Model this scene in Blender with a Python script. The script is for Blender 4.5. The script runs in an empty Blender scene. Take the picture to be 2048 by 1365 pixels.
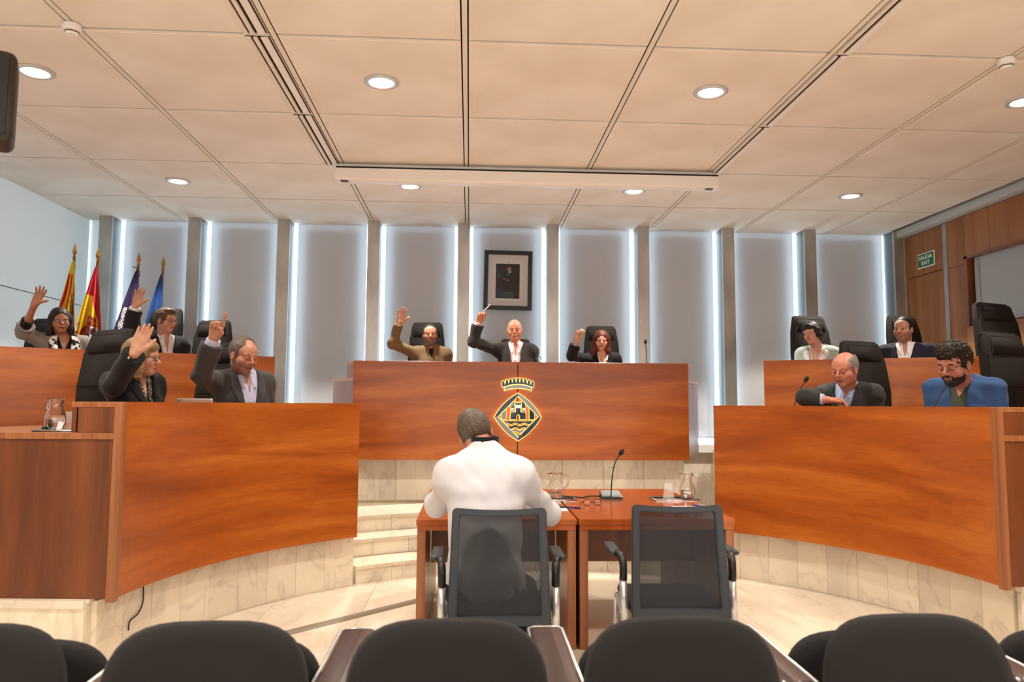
import bpy, bmesh, math, random
import numpy as np
from mathutils import Vector, Matrix
random.seed(7); np.random.seed(7)
S = bpy.context.scene
COL = S.collection
PI = math.pi

# ------------------------------------------------------------------ camera, world, light, exposure
CAMZ = 1.42
F, YAW, PITCH, ROLL = 1490.0, .05657, .0847, .00584
_cy, _sy, _cp, _sp, _cr, _sr = math.cos(YAW), math.sin(YAW), math.cos(PITCH), math.sin(PITCH), math.cos(ROLL), math.sin(ROLL)
def _c2w(a, b, c=1.0):
    a, b = a*_cr - b*_sr, a*_sr + b*_cr
    y = c*_cp - b*_sp; z = c*_sp + b*_cp
    return Vector((a*_cy + y*_sy, -a*_sy + y*_cy, z))
right, up, fwd = _c2w(1, 0, 0), _c2w(0, 1, 0), _c2w(0, 0, 1)
cam_data = bpy.data.cameras.new('camera'); cam = bpy.data.objects.new('camera', cam_data); COL.objects.link(cam)
M = Matrix((right, up, -fwd)).transposed().to_4x4(); M.translation = (0, 0, CAMZ)
cam.matrix_world = M
cam_data.sensor_width = 36; cam_data.lens = F/2048*36; cam_data.clip_start = .05; cam_data.clip_end = 200
cam_data.dof.use_dof = True; cam_data.dof.focus_distance = 6.6; cam_data.dof.aperture_fstop = 3.2
S.camera = cam
def at(px, py, Y):                       # the point of the photograph's pixel on the plane at distance Y
    d = _c2w((px-1024)/F, (682.5-py)/F); d = d*(Y/d.y); return Vector((d.x, d.y, d.z+CAMZ))
def atz(px, py, z):
    d = _c2w((px-1024)/F, (682.5-py)/F); d = d*((z-CAMZ)/d.z); return Vector((d.x, d.y, z))

W = bpy.data.worlds.new('world'); S.world = W; W.use_nodes = True
wb = W.node_tree.nodes['Background']; wb.inputs[0].default_value = (.70, .87, 1.0, 1); wb.inputs[1].default_value = 8.5
S.view_settings.view_transform = 'Standard'; S.view_settings.look = 'None'
S.view_settings.gamma = 1; S.view_settings.use_curve_mapping = False
S.view_settings.exposure = -0.08
try:
    S.cycles.use_denoising = True; S.cycles.max_bounces = 10; S.cycles.diffuse_bounces = 5; S.cycles.sample_clamp_indirect = 6
    S.cycles.transparent_max_bounces = 12
except Exception: pass
LAMP_W = 225.0
LAMP_COL = (1.0, .91, .79)
# added soft fill behind the camera, brightening ceiling, blinds and faces
_l = bpy.data.lights.new('rear_fill_light', 'AREA'); _l.shape = 'RECTANGLE'; _l.size = 9.0; _l.size_y = 2.4; _l.energy = 210; _l.color = (1.0, .98, .96)
_o = bpy.data.objects.new('rear_fill_light', _l); COL.objects.link(_o); _o.location = (.4, -3.85, 2.1); _o.rotation_euler = (PI/2, 0, 0)

# ------------------------------------------------------------------ materials
def lin(c):
    if isinstance(c, str): c = tuple(int(c[i:i+2], 16)/255 for i in (0, 2, 4))
    return tuple((v/12.92 if v <= .04045 else ((v+.055)/1.055)**2.4) for v in c)
MATS = {}
def mat(name, col, rough=.6, metal=0, spec=.5, emis=None, est=1, alpha=1, trans=0, coat=0, noise=None, bump=0, bscale=200, sheen=0, ior=1.45):
    if name in MATS: return MATS[name]
    m = bpy.data.materials.new(name); m.use_nodes = True; nt = m.node_tree; b = nt.nodes['Principled BSDF']
    c = lin(col)
    b.inputs['Base Color'].default_value = (*c, 1); b.inputs['Roughness'].default_value = rough
    b.inputs['Metallic'].default_value = metal; b.inputs['Specular IOR Level'].default_value = spec
    b.inputs['Alpha'].default_value = alpha; b.inputs['Transmission Weight'].default_value = trans
    b.inputs['Coat Weight'].default_value = coat; b.inputs['Sheen Weight'].default_value = sheen; b.inputs['IOR'].default_value = ior
    if emis: b.inputs['Emission Color'].default_value = (*lin(emis), 1); b.inputs['Emission Strength'].default_value = est
    tc = nt.nodes.new('ShaderNodeTexCoord')
    if noise:                              # (scale vector, second colour, lo, hi, detail)
        sc, c2, lo, hi, det = noise
        mp = nt.nodes.new('ShaderNodeMapping'); mp.inputs['Scale'].default_value = sc
        nz = nt.nodes.new('ShaderNodeTexNoise'); nz.inputs['Scale'].default_value = 1; nz.inputs['Detail'].default_value = det
        rp = nt.nodes.new('ShaderNodeValToRGB'); rp.color_ramp.elements[0].position = lo; rp.color_ramp.elements[1].position = hi
        rp.color_ramp.elements[0].color = (*c, 1); rp.color_ramp.elements[1].color = (*lin(c2), 1)
        nt.links.new(tc.outputs['Object'], mp.inputs[0]); nt.links.new(mp.outputs[0], nz.inputs[0])
        nt.links.new(nz.outputs[0], rp.inputs[0]); nt.links.new(rp.outputs[0], b.inputs['Base Color'])
    if bump:
        n2 = nt.nodes.new('ShaderNodeTexNoise'); n2.inputs['Scale'].default_value = bscale; n2.inputs['Detail'].default_value = 3
        bp = nt.nodes.new('ShaderNodeBump'); bp.inputs['Strength'].default_value = bump; bp.inputs['Distance'].default_value = .004
        nt.links.new(tc.outputs['Object'], n2.inputs[0]); nt.links.new(n2.outputs[0], bp.inputs['Height']); nt.links.new(bp.outputs[0], b.inputs['Normal'])
    MATS[name] = m; return m
def vmat(name, rough=.55, spec=.4, bump=0, bscale=300, sss=0, sheen=0):       # reads the colours stored on the mesh
    if name in MATS: return MATS[name]
    m = mat(name, (1, 1, 1), rough, spec=spec, bump=bump, bscale=bscale, sheen=sheen); nt = m.node_tree
    a = nt.nodes.new('ShaderNodeVertexColor'); a.layer_name = 'Col'
    b = nt.nodes['Principled BSDF']; nt.links.new(a.outputs[0], b.inputs['Base Color'])
    if sss:
        b.inputs['Subsurface Weight'].default_value = sss; b.inputs['Subsurface Radius'].default_value = (.02, .007, .004); b.inputs['Subsurface Scale'].default_value = .5
    return m
def wood(name, c1, c2, c3, sc, rough=.34, coat=.10):
    m = mat(name, c1, rough, coat=coat); nt = m.node_tree; b = nt.nodes['Principled BSDF']; b.inputs['Coat Roughness'].default_value = .22
    tc = nt.nodes.new('ShaderNodeTexCoord'); mp = nt.nodes.new('ShaderNodeMapping'); mp.inputs['Scale'].default_value = sc
    nt.links.new(tc.outputs['Object'], mp.inputs[0])
    n1 = nt.nodes.new('ShaderNodeTexNoise'); n1.inputs['Scale'].default_value = 1; n1.inputs['Detail'].default_value = 6; n1.inputs['Distortion'].default_value = .8
    n2 = nt.nodes.new('ShaderNodeTexNoise'); n2.inputs['Scale'].default_value = 14; n2.inputs['Detail'].default_value = 4; n2.inputs['Distortion'].default_value = .3
    nt.links.new(mp.outputs[0], n1.inputs[0]); nt.links.new(mp.outputs[0], n2.inputs[0])
    r1 = nt.nodes.new('ShaderNodeValToRGB'); e = r1.color_ramp.elements
    e[0].position = .3; e[0].color = (*lin(c3), 1); e[1].position = .68; e[1].color = (*lin(c2), 1); k = r1.color_ramp.elements.new(.5); k.color = (*lin(c1), 1)
    nt.links.new(n1.outputs[0], r1.inputs[0])
    r2 = nt.nodes.new('ShaderNodeValToRGB'); r2.color_ramp.elements[0].position = .35; r2.color_ramp.elements[0].color = (.80, .76, .73, 1); r2.color_ramp.elements[1].position = .55; r2.color_ramp.elements[1].color = (1, 1, 1, 1)
    nt.links.new(n2.outputs[0], r2.inputs[0])
    mx = nt.nodes.new('ShaderNodeMix'); mx.data_type = 'RGBA'; mx.blend_type = 'MULTIPLY'; mx.inputs[0].default_value = .55
    nt.links.new(r1.outputs[0], mx.inputs[6]); nt.links.new(r2.outputs[0], mx.inputs[7]); nt.links.new(mx.outputs[2], b.inputs['Base Color'])
    return m
def marble(name, c1, c2, sc=1.6, rough=.25, vein=.05):
    m = mat(name, c1, rough); nt = m.node_tree; b = nt.nodes['Principled BSDF']
    tc = nt.nodes.new('ShaderNodeTexCoord'); mp = nt.nodes.new('ShaderNodeMapping'); mp.inputs['Scale'].default_value = (sc*2.2, sc*.7, sc*.9); mp.inputs['Rotation'].default_value = (.3, .5, .4)
    oi = nt.nodes.new('ShaderNodeObjectInfo'); ad = nt.nodes.new('ShaderNodeVectorMath'); ad.operation = 'MULTIPLY_ADD'
    ad.inputs[1].default_value = (13, 7, 5)
    nt.links.new(oi.outputs['Random'], ad.inputs[0]); nt.links.new(tc.outputs['Object'], ad.inputs[2]); nt.links.new(ad.outputs[0], mp.inputs[0])
    n1 = nt.nodes.new('ShaderNodeTexNoise'); n1.inputs['Scale'].default_value = 2.2; n1.inputs['Detail'].default_value = 9; n1.inputs['Distortion'].default_value = .9
    nt.links.new(mp.outputs[0], n1.inputs[0])
    # veins where the noise crosses one half
    s1 = nt.nodes.new('ShaderNodeMath'); s1.operation = 'SUBTRACT'; s1.inputs[1].default_value = .5; nt.links.new(n1.outputs[0], s1.inputs[0])
    s2 = nt.nodes.new('ShaderNodeMath'); s2.operation = 'ABSOLUTE'; nt.links.new(s1.outputs[0], s2.inputs[0])
    r = nt.nodes.new('ShaderNodeValToRGB'); r.color_ramp.elements[0].position = 0; r.color_ramp.elements[0].color = (*lin(c2), 1)
    r.color_ramp.elements[1].position = vein; r.color_ramp.elements[1].color = (*lin(c1), 1); nt.links.new(s2.outputs[0], r.inputs[0])
    n3 = nt.nodes.new('ShaderNodeTexNoise'); n3.inputs['Scale'].default_value = 1.1; n3.inputs['Detail'].default_value = 4; nt.links.new(mp.outputs[0], n3.inputs[0])
    r3 = nt.nodes.new('ShaderNodeValToRGB'); r3.color_ramp.elements[0].position = .35; r3.color_ramp.elements[0].color = (.84, .83, .84, 1); r3.color_ramp.elements[1].position = .6; r3.color_ramp.elements[1].color = (1, 1, 1, 1)
    nt.links.new(n3.outputs[0], r3.inputs[0])
    mk = nt.nodes.new('ShaderNodeMix'); mk.data_type = 'RGBA'; mk.inputs[0].default_value = .26
    mk.inputs[6].default_value = (*lin(c1), 1); nt.links.new(r.outputs[0], mk.inputs[7])
    mx = nt.nodes.new('ShaderNodeMix'); mx.data_type = 'RGBA'; mx.blend_type = 'MULTIPLY'; mx.inputs[0].default_value = 1
    nt.links.new(mk.outputs[2], mx.inputs[6]); nt.links.new(r3.outputs[0], mx.inputs[7]); nt.links.new(mx.outputs[2], b.inputs['Base Color'])
    return m
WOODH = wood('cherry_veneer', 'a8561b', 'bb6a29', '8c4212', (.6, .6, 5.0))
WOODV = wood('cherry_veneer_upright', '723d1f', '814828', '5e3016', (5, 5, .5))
WOODE = wood('cherry_edge_band', '985f3c', 'a66c47', '864f30', (30, 30, .6), coat=.1)
WOODW = wood('oak_wall_veneer', '976335', 'a67040', '835429', (6, 6, .35), rough=.42, coat=0)
WOODT = wood('table_veneer', '9c4c1e', 'b05e2c', '843d16', (4, .5, .5), rough=.12, coat=.5)
MARB = marble('pale_marble', 'efe4d0', 'a39b93', sc=1.1, vein=.035)
MARF = marble('floor_marble', 'e4d8c4', 'b8a78f', sc=.6, rough=.16, vein=.03)
CEILM = mat('ceiling_panel', 'ebe6de', .8, noise=((1.5, 1.5, 1.5), 'e2dbd0', .4, .62, 6), bump=.1, bscale=600)
CEILT = mat('ceiling_tee', 'e2dbcf', .6); GAPM = mat('dark_gap', '1c1610', .9)
ALU = mat('brushed_aluminium', 'c2c0bc', .36, metal=.8, noise=((3, 3, 1.2), 'a3a19e', .35, .65, 4))
WHITE = mat('white_plastic', 'e9e7e4', .4); DARK = mat('black_slot', '0c0b0b', .7)
STEEL = mat('polished_steel', 'c9c9ca', .15, metal=1); CHROME = mat('satin_silver', 'd4d6da', .3, metal=.7)
BLKP = mat('black_plastic', '17181b', .4); GREYP = mat('grey_plastic', '3a3d42', .45)
LEATH = mat('dark_brown_fabric', '15100e', .85, bump=.2, bscale=500, sheen=.0)
SEATF = mat('charcoal_seat_fabric', '0e0a0c', .9, bump=.25, bscale=700, sheen=.05)
TGLASS = mat('thin_glass', 'f4f8fa', .03, alpha=.10, spec=.4)
GLASS = mat('clear_glass', 'ffffff', .02, trans=1, ior=1.45, spec=.5)
WATER = mat('water', 'f4fbff', .0, trans=1, ior=1.33)
SKINM = vmat('skin', .48, .45, sss=.06)

# ------------------------------------------------------------------ mesh helpers
def prop(o, label=None, cat=None, group=None, kind=None):
    if label: o['label'] = label
    if cat: o['category'] = cat
    if group: o['group'] = group
    if kind: o['kind'] = kind
    return o
def empty(name, loc=(0, 0, 0), rz=0, label=None, cat=None, group=None, kind=None):
    o = bpy.data.objects.new(name, None); COL.objects.link(o); o.location = loc; o.rotation_euler = (0, 0, rz); o.empty_display_size = .1
    return prop(o, label, cat, group, kind)
def link(name, me, m=None, parent=None, loc=None, smooth=False):
    if m is not None and not me.materials: me.materials.append(m)
    if smooth: me.polygons.foreach_set('use_smooth', [True]*len(me.polygons))
    o = bpy.data.objects.new(name, me); COL.objects.link(o)
    if parent is not None: o.parent = parent
    if loc is not None: o.location = loc
    return o
def build(name, bm, m, parent=None, loc=None, smooth=False, recalc=True):
    if recalc: bmesh.ops.recalc_face_normals(bm, faces=bm.faces)
    me = bpy.data.meshes.new(name); bm.to_mesh(me); bm.free()
    return link(name, me, m, parent, loc, smooth)
def box(bm, c, s, rot=None, bev=0, seg=1):
    r = bmesh.ops.create_cube(bm, size=1); vs = r['verts']
    for v in vs: v.co = Vector((v.co.x*s[0], v.co.y*s[1], v.co.z*s[2]))
    if bev:
        es = list({e for v in vs for e in v.link_edges})
        q = bmesh.ops.bevel(bm, geom=es+vs, offset=bev, segments=seg, affect='EDGES', profile=.5, clamp_overlap=True)
        vs = list({v for f in q['faces'] for v in f.verts} | {v for v in vs if v.is_valid})
    R = rot if rot is not None else Matrix.Identity(3)
    c = Vector(c)
    for v in vs: v.co = R @ v.co + c
    return vs
def B(name, c, s, m, parent=None, bev=0, rot=None, seg=1, loc=None):
    bm = bmesh.new(); box(bm, c, s, rot, bev, seg); return build(name, bm, m, parent, loc)
def lathe(bm, prof, n=24, c=(0, 0, 0), closed=False):
    rings = []; c = Vector(c)
    for r, z in prof:
        if r < 1e-6: rings.append([bm.verts.new(c+Vector((0, 0, z)))])
        else: rings.append([bm.verts.new(c+Vector((r*math.cos(2*PI*i/n), r*math.sin(2*PI*i/n), z))) for i in range(n)])
    for a, b in zip(rings, rings[1:]):
        for i in range(n):
            j = (i+1) % n
            if len(a) == 1 and len(b) == 1: continue
            if len(a) == 1: bm.faces.new((a[0], b[i], b[j]))
            elif len(b) == 1: bm.faces.new((a[i], a[j], b[0]))
            else: bm.faces.new((a[i], a[j], b[j], b[i]))
def tube(bm, pts, r, n=8, cap=True):
    pts = [Vector(p) for p in pts]; rs = r if isinstance(r, (list, tuple)) else [r]*len(pts)
    prev = None; rings = []
    for i, p in enumerate(pts):
        t = (pts[min(i+1, len(pts)-1)]-pts[max(i-1, 0)]).normalized()
        if prev is None:
            a = t.cross(Vector((0, 0, 1)));  a = a if a.length > 1e-3 else t.cross(Vector((1, 0, 0)))
        else: a = prev - t*prev.dot(t)
        a.normalize(); prev = a; b = t.cross(a)
        rings.append([bm.verts.new(p+(a*math.cos(2*PI*k/n)+b*math.sin(2*PI*k/n))*rs[i]) for k in range(n)])
    for u, v in zip(rings, rings[1:]):
        for k in range(n): bm.faces.new((u[k], u[(k+1) % n], v[(k+1) % n], v[k]))
    if cap: bm.faces.new(rings[0][::-1]); bm.faces.new(rings[-1])
def T(name, pts, r, m, parent=None, n=8, smooth=True):
    bm = bmesh.new(); tube(bm, pts, r, n); return build(name, bm, m, parent, smooth=smooth)
def curve(pts, n=8):                      # Catmull-Rom through the points
    P = [Vector(p) for p in pts]; P = [P[0]*2-P[1]]+P+[P[-1]*2-P[-2]]; out = []
    for i in range(1, len(P)-2):
        for k in range(n):
            t = k/n; a, b, c, d = P[i-1], P[i], P[i+1], P[i+2]
            out.append(.5*((2*b)+(c-a)*t+(2*a-5*b+4*c-d)*t*t+(3*b-a-3*c+d)*t**3))
    out.append(P[-2]); return out
def prism(bm, poly, h, R=None, c=(0, 0, 0)):   # polygon in x,z extruded along y by h
    c = Vector(c); R = R or Matrix.Identity(3)
    a = [bm.verts.new(c+R@Vector((x, 0, z))) for x, z in poly]; b = [bm.verts.new(c+R@Vector((x, h, z))) for x, z in poly]
    n = len(poly)
    bm.faces.new(a); bm.faces.new(b[::-1])
    for i in range(n): bm.faces.new((a[i], b[i], b[(i+1) % n], a[(i+1) % n]))
def copy_tree(o, parent=None):
    c = o.copy(); COL.objects.link(c)
    if parent is not None: c.parent = parent
    for ch in list(o.children): copy_tree(ch, c)
    return c
def arc(cx, cy, r, a0, a1, n):
    return [(cx+r*math.cos(math.radians(a0+(a1-a0)*i/n)), cy+r*math.sin(math.radians(a0+(a1-a0)*i/n))) for i in range(n+1)]
def arcwall(bm, cx, cy, r0, r1, z0, z1, a0, a1, n):       # curved slab between two radii
    I = arc(cx, cy, r0, a0, a1, n); O = arc(cx, cy, r1, a0, a1, n); R = []
    for (x, y), (u, v) in zip(I, O):
        R.append([bm.verts.new(p) for p in ((x, y, z0), (u, v, z0), (u, v, z1), (x, y, z1))])
    for a, b in zip(R, R[1:]):
        for k in range(4): bm.faces.new((a[k], a[(k+1) % 4], b[(k+1) % 4], b[k]))
    bm.faces.new(R[0][::-1]); bm.faces.new(R[-1])
def AW(name, m, parent, *a):
    bm = bmesh.new(); arcwall(bm, *a); return build(name, bm, m, parent)

# ================================================================== the room
CZ = 3.725; YW = 9.61; XL = -4.84; XR = 5.68; YB = -4.0
GX = [-.053+1.2*k for k in range(-4, 6)]; GY = [YB]+[8.42-1.283*k for k in range(9, -1, -1)]+[YW]
# ceiling: a slab above, panels and tee bars below it
ceil = B('ceiling', ((XL+XR)/2, (YB+YW)/2, CZ+.16), (XR-XL+.6, YW-YB+.6, .1), GAPM); prop(ceil, 'beige suspended ceiling of large square metal panels', kind='structure')
panel_cache = {}
xs = [XL+.02]+GX[0:]; xs = [x for x in xs if x < XR]; xs = sorted(set([XL]+[x for x in GX if XL+.3 < x < XR-.3]+[XR-.12]))
for i in range(len(xs)-1):
    for j in range(len(GY)-1):
        x0, x1, y0, y1 = xs[i], xs[i+1], GY[j], GY[j+1]
        w, d = x1-x0-.052, y1-y0-.018
        key = (round(w, 3), round(d, 3))
        if key not in panel_cache:
            bm = bmesh.new()
            v = []
            for (ins, z) in ((0, .012), (0, 0), (.028, 0), (.031, -.002)):
                v.append([bm.verts.new((sx*(w/2-ins), sy*(d/2-ins), z)) for sx, sy in ((-1, -1), (1, -1), (1, 1), (-1, 1))])
            for a, b in zip(v, v[1:]):
                for k in range(4): bm.faces.new((a[k], a[(k+1) % 4], b[(k+1) % 4], b[k]))
            bm.faces.new(v[-1]); bm.faces.new(v[0][::-1])
            me = bpy.data.meshes.new('ceiling_panel'); bmesh.ops.recalc_face_normals(bm, faces=bm.faces); bm.to_mesh(me); bm.free(); panel_cache[key] = me
        link('ceiling_panel', panel_cache[key], CEILM, ceil, ((x0+x1)/2, (y0+y1)/2, CZ))
for x in xs[1:-1]:
    B('tee_bar', (x, (YB+YW)/2, CZ+.004), (.032, YW-YB, .008), CEILT, ceil)
# air slots beside two of the seams
def diffuser(x, y0, y1, side, label):
    t = empty('air_diffuser', (x, (y0+y1)/2, CZ-.006), 0, label, 'air vent', 'long slot diffusers along the ceiling seams')
    L = y1-y0-.05
    if side < 0:
        B('slot', (0, 0, .002), (.15, L, .004), GAPM, t)
        B('blade', (.045, 0, -.004), (.045, L, .012), WHITE, t)
        B('blade', (-.012, 0, -.004), (.026, L, .014), CEILT, t); B('blade', (-.055, 0, -.004), (.03, L, .014), CEILT, t)
    else:
        B('slot', (0, 0, .002), (.085, L, .004), DARK, t)
        B('blade', (.024, 0, -.004), (.042, L, .012), WHITE, t); B('blade', (-.033, 0, -.004), (.022, L, .014), CEILT, t)
nm = ['nearest the projection screen', 'second from the projection screen', 'third from the projection screen', 'fourth from the projection screen, at the top edge']
for k in range(3):
    diffuser(-1.253-.105, 5.854-1.283*k, 7.137-1.283*k, -1, 'white double slot air diffuser in left ceiling seam, '+nm[k])
    diffuser(2.347+.07, 5.854-1.283*k, 7.137-1.283*k, 1, 'dark single slot air diffuser in right ceiling seam, '+nm[k])
# downlights
LENS = mat('lamp_glow', 'fff4e6', .3, emis='fff2e0', est=14)
RIM = mat('lamp_rim', 'c9ccd0', .35, metal=.3)
rows = [('back row', 7.78), ('middle row', 5.212), ('row over the table chairs', 2.646), ('row behind the audience', .08), ('rearmost row', -2.49)]
cols = [('first from left', -3.053), ('second from left', -.653), ('third from left', 1.747), ('fourth from left', 4.147)]
for ri, (rn, y) in enumerate(rows):
    for cn, x in cols:
        t = empty('downlight', (x, y, CZ-.006), 0, 'round recessed downlight, %s in the ceiling lamp %s' % (cn, rn), 'ceiling lamp', 'recessed ceiling downlights')
        bm = bmesh.new(); lathe(bm, [(.092, 0), (.125, -.002), (.125, -.006), (.092, -.012), (.088, .0)], 32); build('rim', bm, RIM, t, smooth=True)
        bm = bmesh.new(); lathe(bm, [(0, -.006), (.06, -.007), (.088, -.003), (.088, .002), (0, .002)], 32); build('lens', bm, LENS, t, smooth=True)
        L = bpy.data.lights.new('lamp_light', 'SPOT'); L.energy = LAMP_W*(1.7, 1, 1, .8, .8)[ri]; L.color = LAMP_COL; L.spot_size = math.radians(98 if ri == 0 else 108); L.spot_blend = .22 if ri == 0 else .30; L.shadow_soft_size = .08
        o = bpy.data.objects.new('lamp_light', L); COL.objects.link(o); o.parent = t; o.location = (0, 0, -.03)
# smoke detectors
for px, py, lab in ((145, 48, 'white round smoke detector on ceiling at the left, over the flags side'), (2012, 117, 'white round smoke detector on ceiling at the right, near the exit side')):
    p = atz(px, py, CZ)
    t = empty('smoke_detector', (p.x, p.y, CZ-.006), 0, lab, 'smoke detector', 'smoke detectors')
    bm = bmesh.new(); lathe(bm, [(0, 0), (.052, 0), (.055, -.01), (.055, -.035), (.05, -.042), (0, -.042)], 28); build('base', bm, WHITE, t, smooth=False)
    bm = bmesh.new(); lathe(bm, [(0, -.042), (.036, -.042), (.040, -.046), (.040, -.056), (.032, -.064), (0, -.066)], 28); build('sensor_head', bm, WHITE, t, smooth=False)
    bm = bmesh.new(); lathe(bm, [(.0405, -.047), (.0415, -.049), (.0415, -.052), (.0405, -.054)], 28); build('vent_ring', bm, GREYP, t)
# projection screen case
t = empty('projection_screen', (.56, 7.12, CZ-.006), 0, 'long white motorised projection screen case hanging under the ceiling', 'projector screen')
Ls = 3.72
B('mount', (0, .03, -.02), (Ls, .14, .04), WHITE, t)
B('slot', (0, -.035, -.048), (Ls-.01, .11, .016), DARK, t)
bm = bmesh.new(); prism(bm, [(.0, -.056), (.0, -.150), (.02, -.168), (.15, -.168), (.16, -.056)], Ls, R=Matrix(((0, 1, 0), (1, 0, 0), (0, 0, 1))), c=(-Ls/2, -.09, 0)); build('case', bm, WHITE, t)
for sx in (-1, 1): B('foot', (sx*(Ls/2-.08), -.04, -.172), (.07, .05, .008), GREYP, t)
B('bottom_bar', (0, -.03, -.172), (Ls-.3, .03, .008), WHITE, t)

# floor with diagonal marble slabs near the table
floor = B('floor', ((XL+XR)/2, (YB+YW)/2, -.06), (XR-XL+.4, YW-YB+.4, .1), mat('grout', 'b9a486', .7)); prop(floor, 'cream marble floor', kind='structure')
bm = bmesh.new(); box(bm, (0, 0, 0), (.650, .977, .02), bev=.0015); slab_me = bpy.data.meshes.new('floor_slab'); bm.to_mesh(slab_me); bm.free(); slab_me.materials.append(MARF)
for i in range(-7, 10):
    for j in range(-10, 3):
        x = -.716+.326+.652*i; y = 5.8+.98*j+(.49 if i % 2 else 0)
        if XL-.4 < x < XR+.4: link('floor_slab', slab_me, None, floor, (x, y, -.01))
# rear wall and side walls
wl = B('wall_back_room', ((XL+XR)/2, YB-.1, CZ/2), (XR-XL+.4, .1, CZ+.3), mat('warm_plaster', 'cfc3b2', .8)); prop(wl, kind='structure')
# left wall: tall translucent blind over daylight, above a white parapet
def blindmat(name, col, tr):
    m = bpy.data.materials.new(name); m.use_nodes = True; nt = m.node_tree; nt.nodes.remove(nt.nodes['Principled BSDF']); out = nt.nodes['Material Output']
    d = nt.nodes.new('ShaderNodeBsdfDiffuse'); d.inputs[0].default_value = (*lin(col), 1); q = nt.nodes.new('ShaderNodeBsdfTranslucent'); q.inputs[0].default_value = (.90, .97, 1, 1)
    mx = nt.nodes.new('ShaderNodeMixShader'); mx.inputs[0].default_value = tr; nt.links.new(d.outputs[0], mx.inputs[1]); nt.links.new(q.outputs[0], mx.inputs[2]); nt.links.new(mx.outputs[0], out.inputs[0]); return m
BL_LEFT = blindmat('left_blind_fabric', 'e6e6e2', .15); BL_BACK = blindmat('roller_blind_fabric', 'c6c9d0', .11)
w = empty('wall_left', (XL, 0, 0), 0, 'pale backlit fabric wall on the left', kind='structure')
def plane(name, pts, m, parent=None):
    bm = bmesh.new(); bm.faces.new([bm.verts.new(p) for p in pts]); return build(name, bm, m, parent, recalc=False)
B('blind_cloth', (0, 6.9, 3.18), (.004, 5.4, 1.12), BL_LEFT, w)
B('blind_cloth', (.006, 6.9, 1.55), (.004, 5.4, 2.13), BL_LEFT, w)
B('seam_bar', (.012, 6.9, 2.612), (.006, 5.4, .010), mat('seam_grey', '7e8a8d', .6), w)
B('parapet', (0, 6.9, .24), (.1, 5.4, .48), WHITE, w)
B('wall_plaster', (-.0, (YB+4.2)/2, CZ/2), (.1, 4.2-YB, CZ), MATS['warm_plaster'], w)
# right wall: veneer panels with metal strips, door with exit sign, opening with dark glass
w = empty('wall_right', (XR, 0, 0), 0, 'right wall of upright oak veneer panels', kind='structure')
def yR(px, py=600):
    d = _c2w((px-1024)/F, (682.5-py)/F); return d.y*XR/d.x
B('backing', (.10, (YB+YW)/2, CZ/2), (.06, YW-YB, CZ), GAPM, w)
def rpanel(y0, y1, z0, z1, off=0, m=WOODW, n='veneer_panel'): return B(n, (.045+off, (y0+y1)/2, (z0+z1)/2), (.05, y1-y0-.004, z1-z0-.004), m, w, bev=.0015)
ya, yb, yc, yd, ye = YW-.02, yR(1803), yR(1812), yR(1889), yR(1897)
zdoor = at(1835, 548, yR(1850)).z
rpanel(yb, ya, 0, zdoor+.02); rpanel(yb, ya, zdoor+.02, CZ-.1)
B('metal_strip', (.03, (yb+yc)/2, CZ/2), (.05, yb-yc, CZ-.1), ALU, w)
rpanel(yd, yc, zdoor, CZ-.1)
B('metal_strip', (.03, (yd+ye)/2, CZ/2), (.05, yd-ye, CZ-.1), ALU, w)
yf = yR(1932); rpanel(yf, ye, 0, zdoor-.02, -.01); rpanel(yf, ye, zdoor-.02, CZ-.1, -.01)
zop = at(1965, 505, yR(1965)).z
rpanel(2.5, yf, zop, CZ-.1, -.015); rpanel(YB, 2.5, zop, CZ-.1, -.015); rpanel(YB, 2.5, 0, zop)
zlo = at(2040, 636, yR(2040)).z
rpanel(2.5, yf, 0, zlo, -.015)
B('reveal', (.06, yf-.03, (zlo+zop)/2), (.14, .05, zop-zlo), WOODV, w); B('reveal', (.06, (yf+2.5)/2, zop-.015), (.14, yf-2.5, .03), WOODV, w)
B('glass_pane', (.060, (yf+2.5)/2-.04, (zlo+zop)/2), (.01, yf-2.5-.1, zop-zlo-.03), mat('grey_blind_glass', 'a2a8ac', .6), w)
B('pane_edge', (.050, yf-.17, (zlo+zop)/2), (.012, .012, zop-zlo-.03), ALU, w)
B('cornice_strip', (-.02, (YB+YW)/2, CZ-.05), (.14, YW-YB, .09), mat('cool_white_trim', 'b9c0c2', .5), w)
d1 = empty('door_1', (XR, 0, 0), 0, 'tall oak veneer door under the exit sign', kind='structure')
B('door_leaf', (.055, (yd+yc)/2, zdoor/2), (.05, yc-yd-.02, zdoor-.01), WOODW, d1, bev=.002)
# exit sign
c = at(1850, 520, yR(1850, 520)); sg = empty('exit_sign', (XR+.018, c.y, c.z), 0, 'green rectangular exit sign with white lettering above the oak door', 'sign')
sw, sh = .34, .185
B('plate', (-.004, 0, 0), (.008, sw, sh), mat('sign_white', 'e6ece8', .4), sg); B('face', (-.010, 0, 0), (.005, sw-.028, sh-.028), mat('sign_green', '0f6b45', .4), sg)
def text(name, s, size, m, parent, loc, rot, ext=.001, sx=1.0):
    c = bpy.data.curves.new(name, 'FONT'); c.body = s; c.size = size; c.extrude = ext; c.align_x = 'CENTER'; c.align_y = 'CENTER'; c.offset = .0015
    o = bpy.data.objects.new(name, c); COL.objects.link(o); bpy.context.view_layer.update()
    me = bpy.data.meshes.new_from_object(o.evaluated_get(bpy.context.evaluated_depsgraph_get())); bpy.data.objects.remove(o); bpy.data.curves.remove(c)
    me.materials.clear(); o = link(name, me, m, parent, loc); o.rotation_euler = rot; o.scale = (sx, 1, 1); return o
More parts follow.
